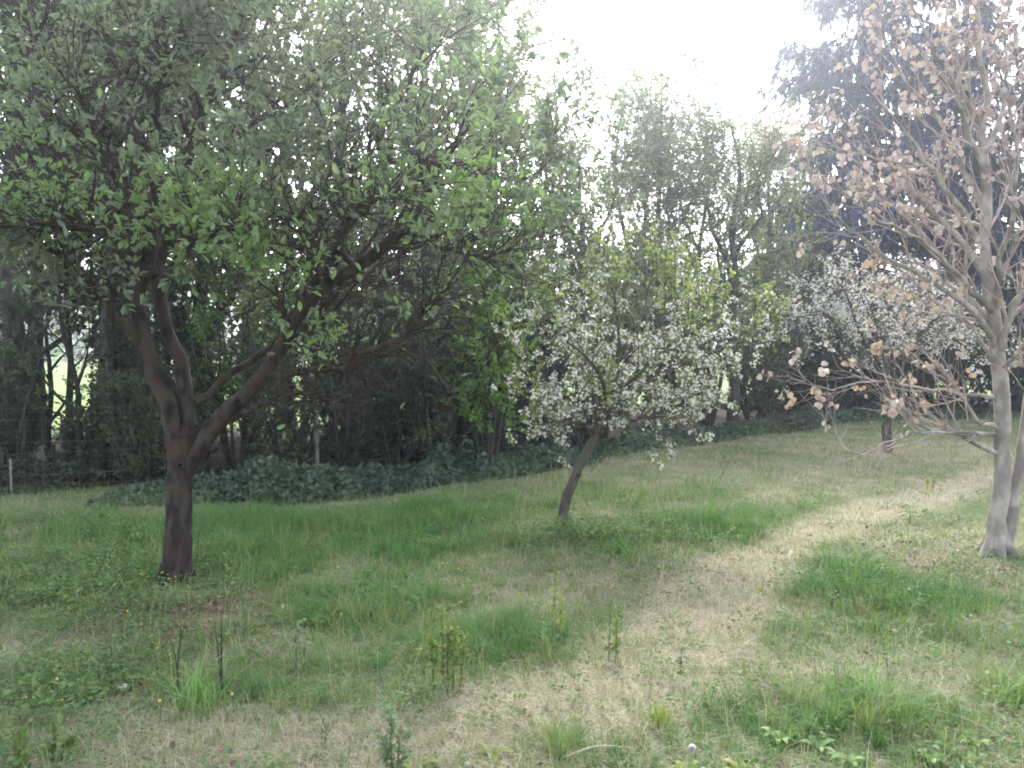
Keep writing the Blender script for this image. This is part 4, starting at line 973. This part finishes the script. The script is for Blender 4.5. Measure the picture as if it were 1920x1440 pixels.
rng = np.random.default_rng(50)
G = M['grass']
def blades(name, label, x_, y_, h, w, bend, tint, rng, seg=2):
    """every blade real geometry, one mesh per kind of grass"""
    m = len(x_); base = np.stack([x_, y_, gz(x_, y_) - .008], 1)
    a = rng.uniform(0, 2 * math.pi, m); d = np.stack([np.cos(a), np.sin(a), 0 * a], 1)
    a2 = a + math.pi / 2 + rng.normal(0, .5, m); sd_ = np.stack([np.cos(a2), np.sin(a2), 0 * a], 1)
    bb = np.minimum(bend, 1.5); rows = []
    for i_ in range(seg + 1):
        t = i_ / seg; c_ = base + d * (h * bend * t * t)[:, None] + Z * (h * (t - .40 * bb * t * t))[:, None]
        if i_ < seg:
            ww = (w * (1 - .55 * t))[:, None]; rows += [c_ - sd_ * ww, c_ + sd_ * ww]
        else: rows.append(c_)
    V = np.stack(rows, 1); tint = np.clip(tint, 0, 1)
    fa = y_ > 8.5; V1 = V[~fa]; V2 = V[fa][:, [0, 1, -1]]      # distant blades: one face each
    k_ = V1.shape[1]; o_ = (np.arange(len(V1)) * k_)[:, None]; o2 = (len(V1) * k_ + np.arange(len(V2)) * 3)[:, None]
    F_ = [np.concatenate([o_ + np.array([[2 * i_, 2 * i_ + 1, 2 * i_ + 3, 2 * i_ + 2]]) for i_ in range(seg - 1)])]
    F_.append(np.vstack([o_ + np.array([[2 * seg - 2, 2 * seg - 1, 2 * seg]]), o2 + np.array([[0, 1, 2]])]))
    me = np_mesh(name, np.vstack([V1.reshape(-1, 3), V2.reshape(-1, 3)]), F_, M['grass_mesh'], True, np.concatenate([np.repeat(tint[~fa], k_), np.repeat(tint[fa], 3)]))
    tag(mesh_obj(name, me), label, 'grass', kind='stuff')

def lawn_points(n, rng, d0, d1, power=1.0):
    """clumped points over the lawn between two distances, density falling with distance"""
    lo, hi = d0 ** power, d1 ** power; d = rng.uniform(lo, hi, n) ** (1 / power)
    x_ = rng.uniform(-.70, .70, n) * d; y_ = d
    # pull points into tussocky clumps
    cx, cy = np.floor(x_ / .13), np.floor(y_ / .13)
    jx, jy = (cx + hashn(cx, cy, 1)) * .13, (cy + hashn(cx, cy, 2)) * .13
    k = rng.uniform(0, .65, n); x_ = x_ * (1 - k) + jx * k; y_ = y_ * (1 - k) + jy * k
    ok = (y_ < hedge_y(x_) + .1) & (np.hypot(x_ - plum.location[0], y_ - plum.location[1]) > .11) & (np.hypot(x_ - lind.location[0], y_ - lind.location[1]) > .12)
    return x_[ok], y_[ok]

def clump(x_, y_, s):
    return hashn(np.floor(x_ / .13), np.floor(y_ / .13), s)

M['grass_mesh'] = leaf_mat('grass_mesh', GRASS_STOPS, .4, tcol=(1.2, 1.2, .7))
NG = .85
# short turf
x_, y_ = lawn_points(int(230000 * NG), rng, 2.6, 24, .55); lu, dr, ba, he, wo_, fi = masks(x_, y_)
k = rng.random(len(x_)) < (1 - .85 * ba) * (1 - .55 * dr); x_, y_, lu, dr = x_[k], y_[k], lu[k], dr[k]; n_ = len(x_); far = np.clip(y_ / 6, .8, 3)
blades('short_grass', 'short patchy turf of the orchard lawn', x_, y_, .085 * rng.uniform(.5, 1.3, n_) * (.7 + .7 * clump(x_, y_, 5)), .0026 * far * rng.uniform(.7, 1.2, n_), rng.uniform(.3, 1.3, n_),
       .40 - .2 * lu + .30 * dr + rng.normal(0, .13, n_) + (clump(x_, y_, 7) - .5) * .5 + (fbm(x_ * 1.3, y_ * 1.3, 67) - .5) * .6, rng)
# long fresh grass
x_, y_ = lawn_points(int(420000 * NG), rng, 2.6, 20, .55); lu, dr, ba, he, wo_, fi = masks(x_, y_)
k = rng.random(len(x_)) < np.clip(lu * 1.1 + .015, 0, 1) * (1 - .85 * ba) * (1 - .5 * he); x_, y_, lu, dr = x_[k], y_[k], lu[k], dr[k]; n_ = len(x_); far = np.clip(y_ / 6, .8, 3)
blades('grass', 'long fresh green grass in patches across the lawn', x_, y_, (.09 + .16 * lu) * rng.uniform(.5, 1.25, n_) * (.55 + .6 * clump(x_, y_, 5) + .8 * (clump(x_, y_, 6) > .9)), .0030 * far * rng.uniform(.7, 1.2, n_), rng.uniform(.25, 1.2, n_),
       .32 - .24 * lu + .30 * dr + rng.normal(0, .10, n_) + (clump(x_, y_, 8) - .5) * .40 + (fbm(x_ * .9, y_ * .9, 66) - .5) * .5, rng)
print('lush', n_)
# long pale blades and seed stalks standing among the rest
x_, y_ = lawn_points(9000, rng, 2.6, 18, .55); n_ = len(x_); far = np.clip(y_ / 6, .8, 2.5)
blades('grass_stalks', 'thin pale seed stalks standing here and there in the lawn', x_, y_, rng.uniform(.1, .3, n_), .0014 * far, rng.uniform(.1, .9, n_), np.clip(rng.normal(.72, .15, n_), .3, 1), rng)
# dead straw, flattened
x_, y_ = lawn_points(int(170000 * NG), rng, 2.6, 22, .55); lu, dr, ba, he, wo_, fi = masks(x_, y_)
k = rng.random(len(x_)) < np.clip(dr * .9 + .16 - .3 * lu, 0, 1) * (1 - .6 * ba); x_, y_, dr = x_[k], y_[k], dr[k]; n_ = len(x_); far = np.clip(y_ / 6, .8, 3)
blades('dry_grass', 'flattened straw-coloured dead grass along the path', x_, y_, .11 * rng.uniform(.4, 1.3, n_), .0021 * far * rng.uniform(.7, 1.2, n_), rng.uniform(1.0, 2.6, n_),
       .68 + .2 * dr + rng.normal(0, .12, n_), rng)
print('dry', n_)
herbP = [leafy_tuft('herb_tuft', 34, .05, .021, .14, rng, M['herb']) for k in range(3)] + [leafy_tuft('herb_tuft', 40, .13, .028, .13, rng, M['herb']) for k in range(2)]
x_, y_ = sow(22000, rng); lu, dr, ba, he, wo_, fi = masks(x_, y_)
k = rng.random(len(x_)) < np.clip(he, 0, 1) * .75 + .01; x_, y_, he = x_[k], y_[k], he[k]; n_ = len(x_)
c0 = gp(1120, 1000); tall = np.exp(-(((x_ - c0[0]) / 1.0) ** 2 + ((y_ - c0[1]) / .6) ** 2))
pos = np.stack([x_, y_, gz(x_, y_)], 1)
scatter('herbs', 'broad-leaved weeds among the grass', 'weeds', herbP, pos, rng.uniform(0, 6.28, n_), rng.normal(0, .15, (n_, 2)),
        rng.uniform(.6, 1.2, n_) * (1 - .1 * tall), np.where(rng.random(n_) < .25 + .6 * tall, rng.integers(3, 5, n_), rng.integers(0, 3, n_)), np.clip(rng.normal(.45, .2, n_), 0, 1))
print('herbs', n_)
litP = [leafy_tuft('litter_leaf', 6, .015, .032, .09, rng, M['litter'], T_ELL, 2.5) for k in range(3)]
x_, y_ = sow(16000, rng); lu, dr, ba, he, wo_, fi = masks(x_, y_)
c0 = gp(1790, 1070); nl_ = np.exp(-(((x_ - c0[0]) / 1.0) ** 2 + ((y_ - c0[1]) / .8) ** 2))
k = rng.random(len(x_)) < np.clip(ba * .25 + nl_ * .3 + .008, 0, 1); x_, y_ = x_[k], y_[k]; n_ = len(x_)
scatter('leaf_litter', 'dead brown leaves lying under the trees and on the path', 'litter', litP, np.stack([x_, y_, gz(x_, y_) + .012], 1), rng.uniform(0, 6.28, n_), rng.normal(0, .2, (n_, 2)),
        rng.uniform(.6, 1.2, n_), rng.integers(0, 3, n_), rng.random(n_))
# dry upright stalks behind the apple trunk
n_ = 170; c0 = gp(1190, 945); x_ = c0[0] + rng.normal(0, .8, n_); y_ = c0[1] + rng.normal(0, .7, n_)
stP = [blade_tuft('stalk', 3, .45, .0022, .05, .3, rng, G, 4) for k in range(2)]
scatter('dry_stalks', 'thin brownish dead stalks standing behind the apple trunk', 'stalks', stP, np.stack([x_, y_, gz(x_, y_)], 1), rng.uniform(0, 6.28, n_), rng.normal(0, .12, (n_, 2)), rng.uniform(.5, 1.1, n_), rng.integers(0, 2, n_), rng.uniform(.62, .85, n_))

# ---------------------------------------------------------------- single plants, twigs, flowers and stones
def base_at(px, py):
    b = gp(px, py); b[2] = gz(b[0], b[1]); return b, float((b - CAM) @ FWD)

def sprout(name, label, px, py, stems, leaf=None, lsize=.03, nl=0, bark='stem', cat='sapling', seed=0, side=3, tpl=T_ELL, bias=.5, group=None, lrange=(.2, 1)):
    """stems: list of (dx_base, dx_top, height_px, radius)"""
    rng = np.random.default_rng(900 + seed); b, d = base_at(px, py); mpp = d / F_PX
    o = root(name, b, label, cat, group); Ps = []
    for (d0, d1, hp, r) in stems:
        h = hp * mpp; dy = rng.normal(0, .03)
        rows = [np.append(b + np.array([d0 * mpp, dy, -.03]), r * 1.2), np.append(b + np.array([(d0 + (d1 - d0) * .45) * mpp + rng.normal(0, .006), dy, h * .5]), r), np.append(b + np.array([d1 * mpp, dy + rng.normal(0, .02), h]), r * .5)]
        q_ = resample(rows, 9); Ps.append(q_[:, :3])
        s = Shape(); s.tubes(q_[None, :, :3], q_[None, :, 3] * .7, 6); s.build('stem', M[bark], o, b)
    P_ = np.array(Ps); R_ = np.full(P_.shape[:2], .0025)
    if side:
        A1, B1 = spawn(P_, R_, side, rng, (.3, .95), (25, 55), (.04, .12), 4, .1, .15, .7, .0012); s = Shape(); s.tubes(A1, B1, 4); tag(s.build('side_twigs', M[bark], o, b), kind='stuff')
    if nl:
        p1, t1 = along(P_, nl, rng, lrange)
        if side: p2, t2 = along(A1, max(2, nl // 6), rng, (.3, 1)); p1 = np.vstack([p1, p2]); t1 = np.vstack([t1, t2])
        foliage('foliage', p1, frames(p1, t1, rng, lsize, .9, 0, .7, .4), tpl, M[leaf], rng, o, np.clip(rng.normal(bias, .2, len(p1)), 0, 1))
    return o

sprout('bare_sapling', 'two bare dark twigs standing in grass below the plum trunk', 418, 1282, [(2, 4, 152, .006), (-8, -22, 128, .005)], 'sprout', .02, 5, seed=1, side=3, bark='wood_bark')
sprout('bare_sapling', 'forked bare twig beside the pale grass tussock', 330, 1288, [(0, 8, 125, .005), (2, -6, 100, .0045)], 'sprout', .02, 5, seed=2, side=3, bark='wood_bark')
sprout('bare_sapling', 'faint single twig left of the forked bare twig', 207, 1240, [(0, 2, 70, .0025)], seed=3, side=2)
sprout('sapling', 'small dark-stemmed sapling right of the plum trunk', 690, 1135, [(0, -3, 74, .004)], 'sprout', .028, 26, seed=4, bias=.3)
sprout('sapling', 'faint twiggy sapling between plum trunk and leafy clump', 560, 1245, [(0, -6, 120, .003), (10, 14, 80, .003), (-6, -4, 70, .003)], 'greysprout', .028, 22, seed=5)
sprout('sapling', 'dense leafy sapling clump at centre foreground', 838, 1280, [(-8, -12, 150, .005), (4, 0, 160, .005), (12, 18, 130, .004), (-22, -30, 110, .004), (24, 34, 100, .004), (0, 8, 120, .004)], 'sprout', .03, 50, seed=6, bias=.7)
sprout('sapling', 'slim pale sapling with yellowish top leaves', 1040, 1192, [(-4, 4, 145, .0035), (4, -2, 100, .003), (8, 14, 90, .003)], 'sprout', .03, 20, seed=7, bias=.85, bark='green_stem', lrange=(.35, 1))
sprout('sapling', 'short leafy sapling by the worn path', 1152, 1238, [(-10, -6, 118, .0035), (8, 10, 105, .0035), (2, 2, 90, .003)], 'sprout', .03, 26, seed=8, bias=.6, bark='green_stem')
sprout('weed', 'single dark little weed standing on the path', 1273, 1268, [(0, 2, 58, .003)], 'greysprout', .025, 16, seed=9, cat='weed', bias=.2)
sprout('dry_weed', 'tall dry brown weed with feathery grey head', 1575, 1292, [(0, -14, 150, .0025), (4, -6, 130, .002), (8, 0, 80, .002), (-5, -20, 110, .002)], 'litter_s' if 0 else 'greysprout', .018, 14, seed=10, cat='weed', bark='straw', side=6, lrange=(.6, 1))
sprout('dry_weed', 'dry grey weed right of the feathery one', 1705, 1290, [(0, 8, 130, .0022), (6, 16, 110, .002), (-6, 0, 95, .002)], 'greysprout', .018, 12, seed=11, cat='weed', bark='straw', side=6, lrange=(.55, 1))
sprout('dry_weed', 'thin dead stalk between the two dry weeds', 1668, 1312, [(0, -6, 95, .002), (4, 10, 60, .002)], seed=12, cat='weed', bark='stem', side=4)
sprout('dry_weed', 'lone thin dead stalk near the right edge', 1775, 1245, [(0, 2, 70, .002)], seed=13, cat='weed', bark='stem', side=2)
sprout('leafy_weed', 'grey-green leafy weed at the bottom edge', 738, 1452, [(0, -6, 130, .005), (8, 14, 100, .004), (-8, -20, 90, .004)], 'greysprout', .032, 44, seed=14, cat='weed', bark='green_stem', bias=.6)
sprout('leafy_weed', 'pale leafy weed clump in the bottom left corner', 60, 1440, [(0, -6, 80, .004), (20, 30, 70, .004), (-25, -34, 70, .004), (40, 60, 60, .004)], 'sprout', .032, 34, seed=15, cat='weed', bark='green_stem', bias=.55)
sprout('sapling', 'tiny seedling in the grass right of the leafy clump', 940, 1200, [(0, 0, 60, .003)], 'sprout', .022, 12, seed=16)
sprout('sapling', 'small shoot at the plum side of the apple grass', 758, 1100, [(0, 2, 55, .003)], 'sprout', .024, 14, seed=17)
sprout('dry_weed', 'small brown weed at lower left of the leafy weed', 605, 1392, [(0, -2, 50, .0025), (6, 10, 44, .0025)], 'greysprout', .02, 8, seed=18, cat='weed')
sprout('low_shoot', 'small leafy shoot under the apple crown', 1158, 868, [(0, 2, 55, .003)], 'sprout', .03, 20, seed=19, bias=.5)
sprout('yellow_shoot', 'little yellow-green shoot beside the far path', 1738, 925, [(0, 0, 32, .003), (8, 12, 25, .003)], 'sprout', .035, 16, seed=20, bias=.95)

# tussocks of longer grass, each a plant
def tussock(label, px, py, h, nb, seed, col, spread=.08, bend=.7, w=.0045):
    rng = np.random.default_rng(seed); b, d = base_at(px, py)
    t = blade_tuft('grass_tussock', nb, h, w, spread, bend, rng, M[col], 5); t.location = b; link(t); tag(t, label, 'grass tussock', 'grass tussocks on the lawn')
M['tussock'] = leaf_mat('tussock', [(0, (.10, .22, .06)), (.6, (.20, .33, .11)), (1, (.34, .42, .20))], .4)
M['tussock_y'] = leaf_mat('tussock_y', [(0, (.12, .21, .03)), (.6, (.24, .33, .06)), (1, (.42, .36, .12))], .45)
tussock('pale green long-bladed tussock in front of the forked bare twig', 370, 1318, .34, 90, 71, 'tussock', .12, .9)
tussock('bright yellow-green tussock on the worn path', 1235, 1350, .13, 70, 72, 'tussock_y', .06, .5)
tussock('bright tussock at the right edge', 1895, 1310, .20, 110, 73, 'tussock', .16, .8)
tussock('yellow-green tussock at bottom centre', 1050, 1385, .13, 70, 74, 'tussock_y', .07, .7)
tussock('fresh tussock at the foot of the dry weeds', 1600, 1310, .22, 130, 75, 'tussock', .18, .8)

# broad-leaved docks and dandelions: rosettes, every leaf a part
def rosette(name, label, px, py, nl, L, w, seed, mat, lift=.5, cat='weed', group=None, jag=0):
    rng = np.random.default_rng(seed); b, d = base_at(px, py); o = root(name, b, label, cat, group)
    for k in range(nl):
        a = k * 2.4 + rng.normal(0, .2); e = np.array([math.cos(a), math.sin(a), 0]); sd_ = np.array([-e[1], e[0], 0]); ll = L * rng.uniform(.65, 1.1); lf = lift * rng.uniform(.5, 1.3)
        V = []; n_ = 7
        for i_ in range(n_):
            t = i_ / (n_ - 1); c_ = e * ll * t * (1 - .15 * t) + Z * ll * lf * (t - .75 * t * t) + Z * .004
            ww = w * ll * (math.sin(math.pi * min(1, t * .92 + .08)) ** .8) * (1 - jag * (i_ % 2)) + .002
            V += [c_ + sd_ * ww + Z * ww * .35, c_, c_ - sd_ * ww + Z * ww * .35]
        F_ = [f for i_ in range(n_ - 1) for f in ((3 * i_, 3 * i_ + 1, 3 * i_ + 4, 3 * i_ + 3), (3 * i_ + 1, 3 * i_ + 2, 3 * i_ + 5, 3 * i_ + 4))]
        mesh_obj('leaf', np_mesh('leaf', np.array(V), [np.array(F_)], M[mat], True, np.full(len(V), float(np.clip(rng.normal(.55, .22), 0, 1)))), o)
    return o, b
for k, (px, py, lab) in enumerate([(1535, 1400, 'pale broad-leaved dock left of the bright bottom-right weeds'), (1590, 1425, 'grey-green dock with upright leaves at the bottom edge'), (1690, 1370, 'lush dock below the dry grey weed'),
                                   (1745, 1425, 'broad bright dock at the bottom edge, right half'), (1460, 1385, 'dock with long narrow leaves beside the path'), (1830, 1400, 'low dock near the bottom right corner')]):
    rosette('dock_plant', lab, px, py, 8, .10, .13, 500 + k, 'tussock' if k % 2 else 'tussock', 1.0, 'weed', 'dock plants in the foreground')
for k, (px, py, lab) in enumerate([(925, 1405, 'yellowish dandelion rosette left of the bottom tussock'), (1290, 1440, 'dandelion rosette carrying a white seed head'), (780, 1432, 'dandelion rosette beside the grey-green weed'), (1390, 1440, 'small dandelion rosette right of the seed head')]):
    rosette('dandelion', lab, px, py, 10, .12, .15, 520 + k, 'tussock_y', .7, 'dandelion', 'dandelions in the foreground', .35)

def seed_head(label, px, py, h_px, seed):
    rng = np.random.default_rng(seed); b, d = base_at(px, py); h = h_px * d / F_PX; o = root('dandelion_clock', b, label, 'dandelion', 'dandelion seed heads')
    s = Shape(); s.tubes(np.array([[b - Z * .02, b + Z * h * .5 + [.004, 0, 0], b + Z * h]]), np.array([[.0028, .0025, .002]]), 6); s.build('stalk', M['straw'], o, b)
    n_ = 260; e = nrm(rng.normal(0, 1, (n_, 3))); c_ = b + Z * (h + .008)
    s = Shape(); s.tubes(np.stack([c_ + e * .002, c_ + e * .009, c_ + e * (.017 if seed == 1 else .010)], 1), np.tile([[.0006, .0012, .0032]], (n_, 1)), 3); tag(s.build('seeds', M['seed'], o, b), kind='stuff')
seed_head('white dandelion seed head on a straw stalk at bottom centre-right', 1297, 1450, 55, 1)
seed_head('low dandelion seed head beside the grey-green weed', 875, 1440, 16, 2)
seed_head('tiny seed head left of the yellowish dandelion', 927, 1365, 8, 3)

# yellow buttercups
mb = None
for k, (px, py, where) in enumerate([(295, 1222, 'just above the pale grass tussock'), (107, 1282, 'left of the pale stone'), (50, 1312, 'nearest the left edge in the foreground'), (117, 1315, 'below the one left of the pale stone'), (436, 1322, 'right of the pale grass tussock'), (300, 1330, 'at the left foot of the pale grass tussock'), (240, 1162, 'left of the bare patch under the plum tree'), (634, 1080, 'in the grass right of the plum trunk'), (640, 1160, 'below the small dark-stemmed sapling, left of it'), (830, 1068, 'above the dense leafy sapling clump, left of a pair'), (860, 1077, 'above the dense leafy sapling clump, right of a pair'), (865, 1133, 'at the tip of the dense leafy sapling clump'), (206, 980, 'in the grass left of the plum trunk'), (692, 905, 'close to the dark leafy band, right of a pair'), (845, 948, 'halfway between plum trunk and apple trunk'), (912, 967, 'left of the apple trunk, upper one of a pair'), (905, 985, 'left of the apple trunk, lower one of a pair'), (860, 900, 'in front of the hazel bush'), (1405, 830, 'at the far weeds right of the apple tree, left of a pair'), (1434, 832, 'at the far weeds right of the apple tree, right of a pair'), (1404, 890, 'in dull grass right of the apple trunk'), (1555, 855, 'in front of the second blossom tree'), (985, 882, 'under the left edge of the apple crown'), (520, 902, 'at the foot of the dark leafy band, leftmost'), (725, 915, 'just below the dark leafy band at centre-left'), (700, 990, 'alone in lush grass right of the plum trunk'), (560, 960, 'in lush grass behind the plum trunk'), (780, 1010, 'in lush grass midway to the apple tree')]):
    rng = np.random.default_rng(k); b, d = base_at(px, py + 6); h = .07 + .04 * rng.random()
    o = root('buttercup', b, 'tiny yellow buttercup ' + where, 'flower', 'yellow buttercups dotted over the lawn')
    if mb is None:
        s = Shape(); s.tubes(np.array([[[0, 0, -.01], [.004, 0, .05], [0, 0, .1]]]), np.array([[.0016, .0013, .001]]), 4); so = s.build('stem', M['green_stem'], o); ms = so.data
        tv, tf = T_BLOSSOM; mb = np_mesh('flower_head', tv * .013, [np.array(tf)], M['yellow'], False); mb.transform(Matrix.Rotation(.6, 4, 'X'))
    else: so = link(bpy.data.objects.new('stem', ms), o)
    so.scale = (1, 1, h / .1); fo = link(bpy.data.objects.new('flower_head', mb), o); fo.location = (0, 0, h); fo.rotation_euler = (.25, 0, rng.uniform(-.8, .8))

# stones and fallen sticks
def stone(label, px, py, size, seed, name='stone'):
    rng = np.random.default_rng(seed); b, d = base_at(px, py); nu, nv = 12, 8; V = []
    for i_ in range(nv):
        for j_ in range(nu):
            th = math.pi * (i_ + .5) / nv; ph = 2 * math.pi * j_ / nu; e = np.array([math.sin(th) * math.cos(ph), math.sin(th) * math.sin(ph), math.cos(th)])
            V.append(e * size * np.array([1, .8, .55]) * (1 + .22 * math.sin(2.3 * e[0] * 2 + seed) * math.cos(3 * e[1] + seed) + rng.normal(0, .05)) + Z * size * .35)
    F_ = [(i_ * nu + j_, i_ * nu + (j_ + 1) % nu, (i_ + 1) * nu + (j_ + 1) % nu, (i_ + 1) * nu + j_) for i_ in range(nv - 1) for j_ in range(nu)]
    V = np.array(V); m = np_mesh(name, V, [np.array(F_), np.array([list(range(nu))]), np.array([[(nv - 1) * nu + j_ for j_ in range(nu)]])], M['stone'], True)
    o = mesh_obj(name, m); o.location = b; tag(o, label, 'stone')
stone('pale stone lying in the grass below the plum tree', 230, 1275, .036, 3)
stone('small whitish stone chip on the path edge', 1302, 1205, .018, 4)
stone('white stone chip among foreground straw', 990, 1345, .014, 5)
def stick(label, p, q, r, bend, mat, seed):
    rng = np.random.default_rng(seed); a, _ = base_at(*p); c_, _ = base_at(*q); m_ = (a + c_) / 2 + Z * bend
    rows = resample([np.append(a + Z * .03, r), np.append(m_ + Z * .03 + rng.normal(0, .01, 3), r * .9), np.append(c_ + Z * .03, r * .6)], 12)
    s = Shape(); s.tubes(rows[None, :, :3], rows[None, :, 3], 6); o = s.build('fallen_stick', M[mat], None, a); o.location = a; tag(o, label, 'stick')
stick('pale dry stick lying at bottom centre', (1055, 1422), (1180, 1404), .005, .02, 'straw', 1)
stick('long pale straw stem lying at lower right', (1722, 1340), (1895, 1400), .003, .03, 'straw', 2)
stick('short straw stem leaning by the dry grey weed', (1750, 1320), (1758, 1270), .003, .03, 'straw', 3)
stick('short dark twig lying on the bare patch under the plum tree', (300, 1150), (370, 1165), .005, .01, 'stem', 4)

# ---------------------------------------------------------------- haze, its forward scattering shaped to stand in for lens glare
if HAZE > 0:
    hm, n, out = new_mat('haze')
    pv = n.nodes.new('ShaderNodeVolumePrincipled'); pv.inputs['Color'].default_value = (.86, .92, 1, 1); pv.inputs['Density'].default_value = HAZE; pv.inputs['Anisotropy'].default_value = HAZE_G
    n.links.new(pv.outputs[0], out.inputs['Volume'])
    lo, hi = np.array([-420, -420, -1.5]), np.array([420, 420, 22.0])
    V = np.array([[(lo, hi)[i_][0], (lo, hi)[j_][1], (lo, hi)[k_][2]] for i_ in (0, 1) for j_ in (0, 1) for k_ in (0, 1)])
    F_ = np.array([(0, 1, 3, 2), (4, 6, 7, 5), (0, 4, 5, 1), (2, 3, 7, 6), (0, 2, 6, 4), (1, 5, 7, 3)])
    tag(mesh_obj('haze', np_mesh('haze', V, [F_], hm, False)), 'thin pale haze in the air, also standing in for lens glare', 'haze', kind='stuff')
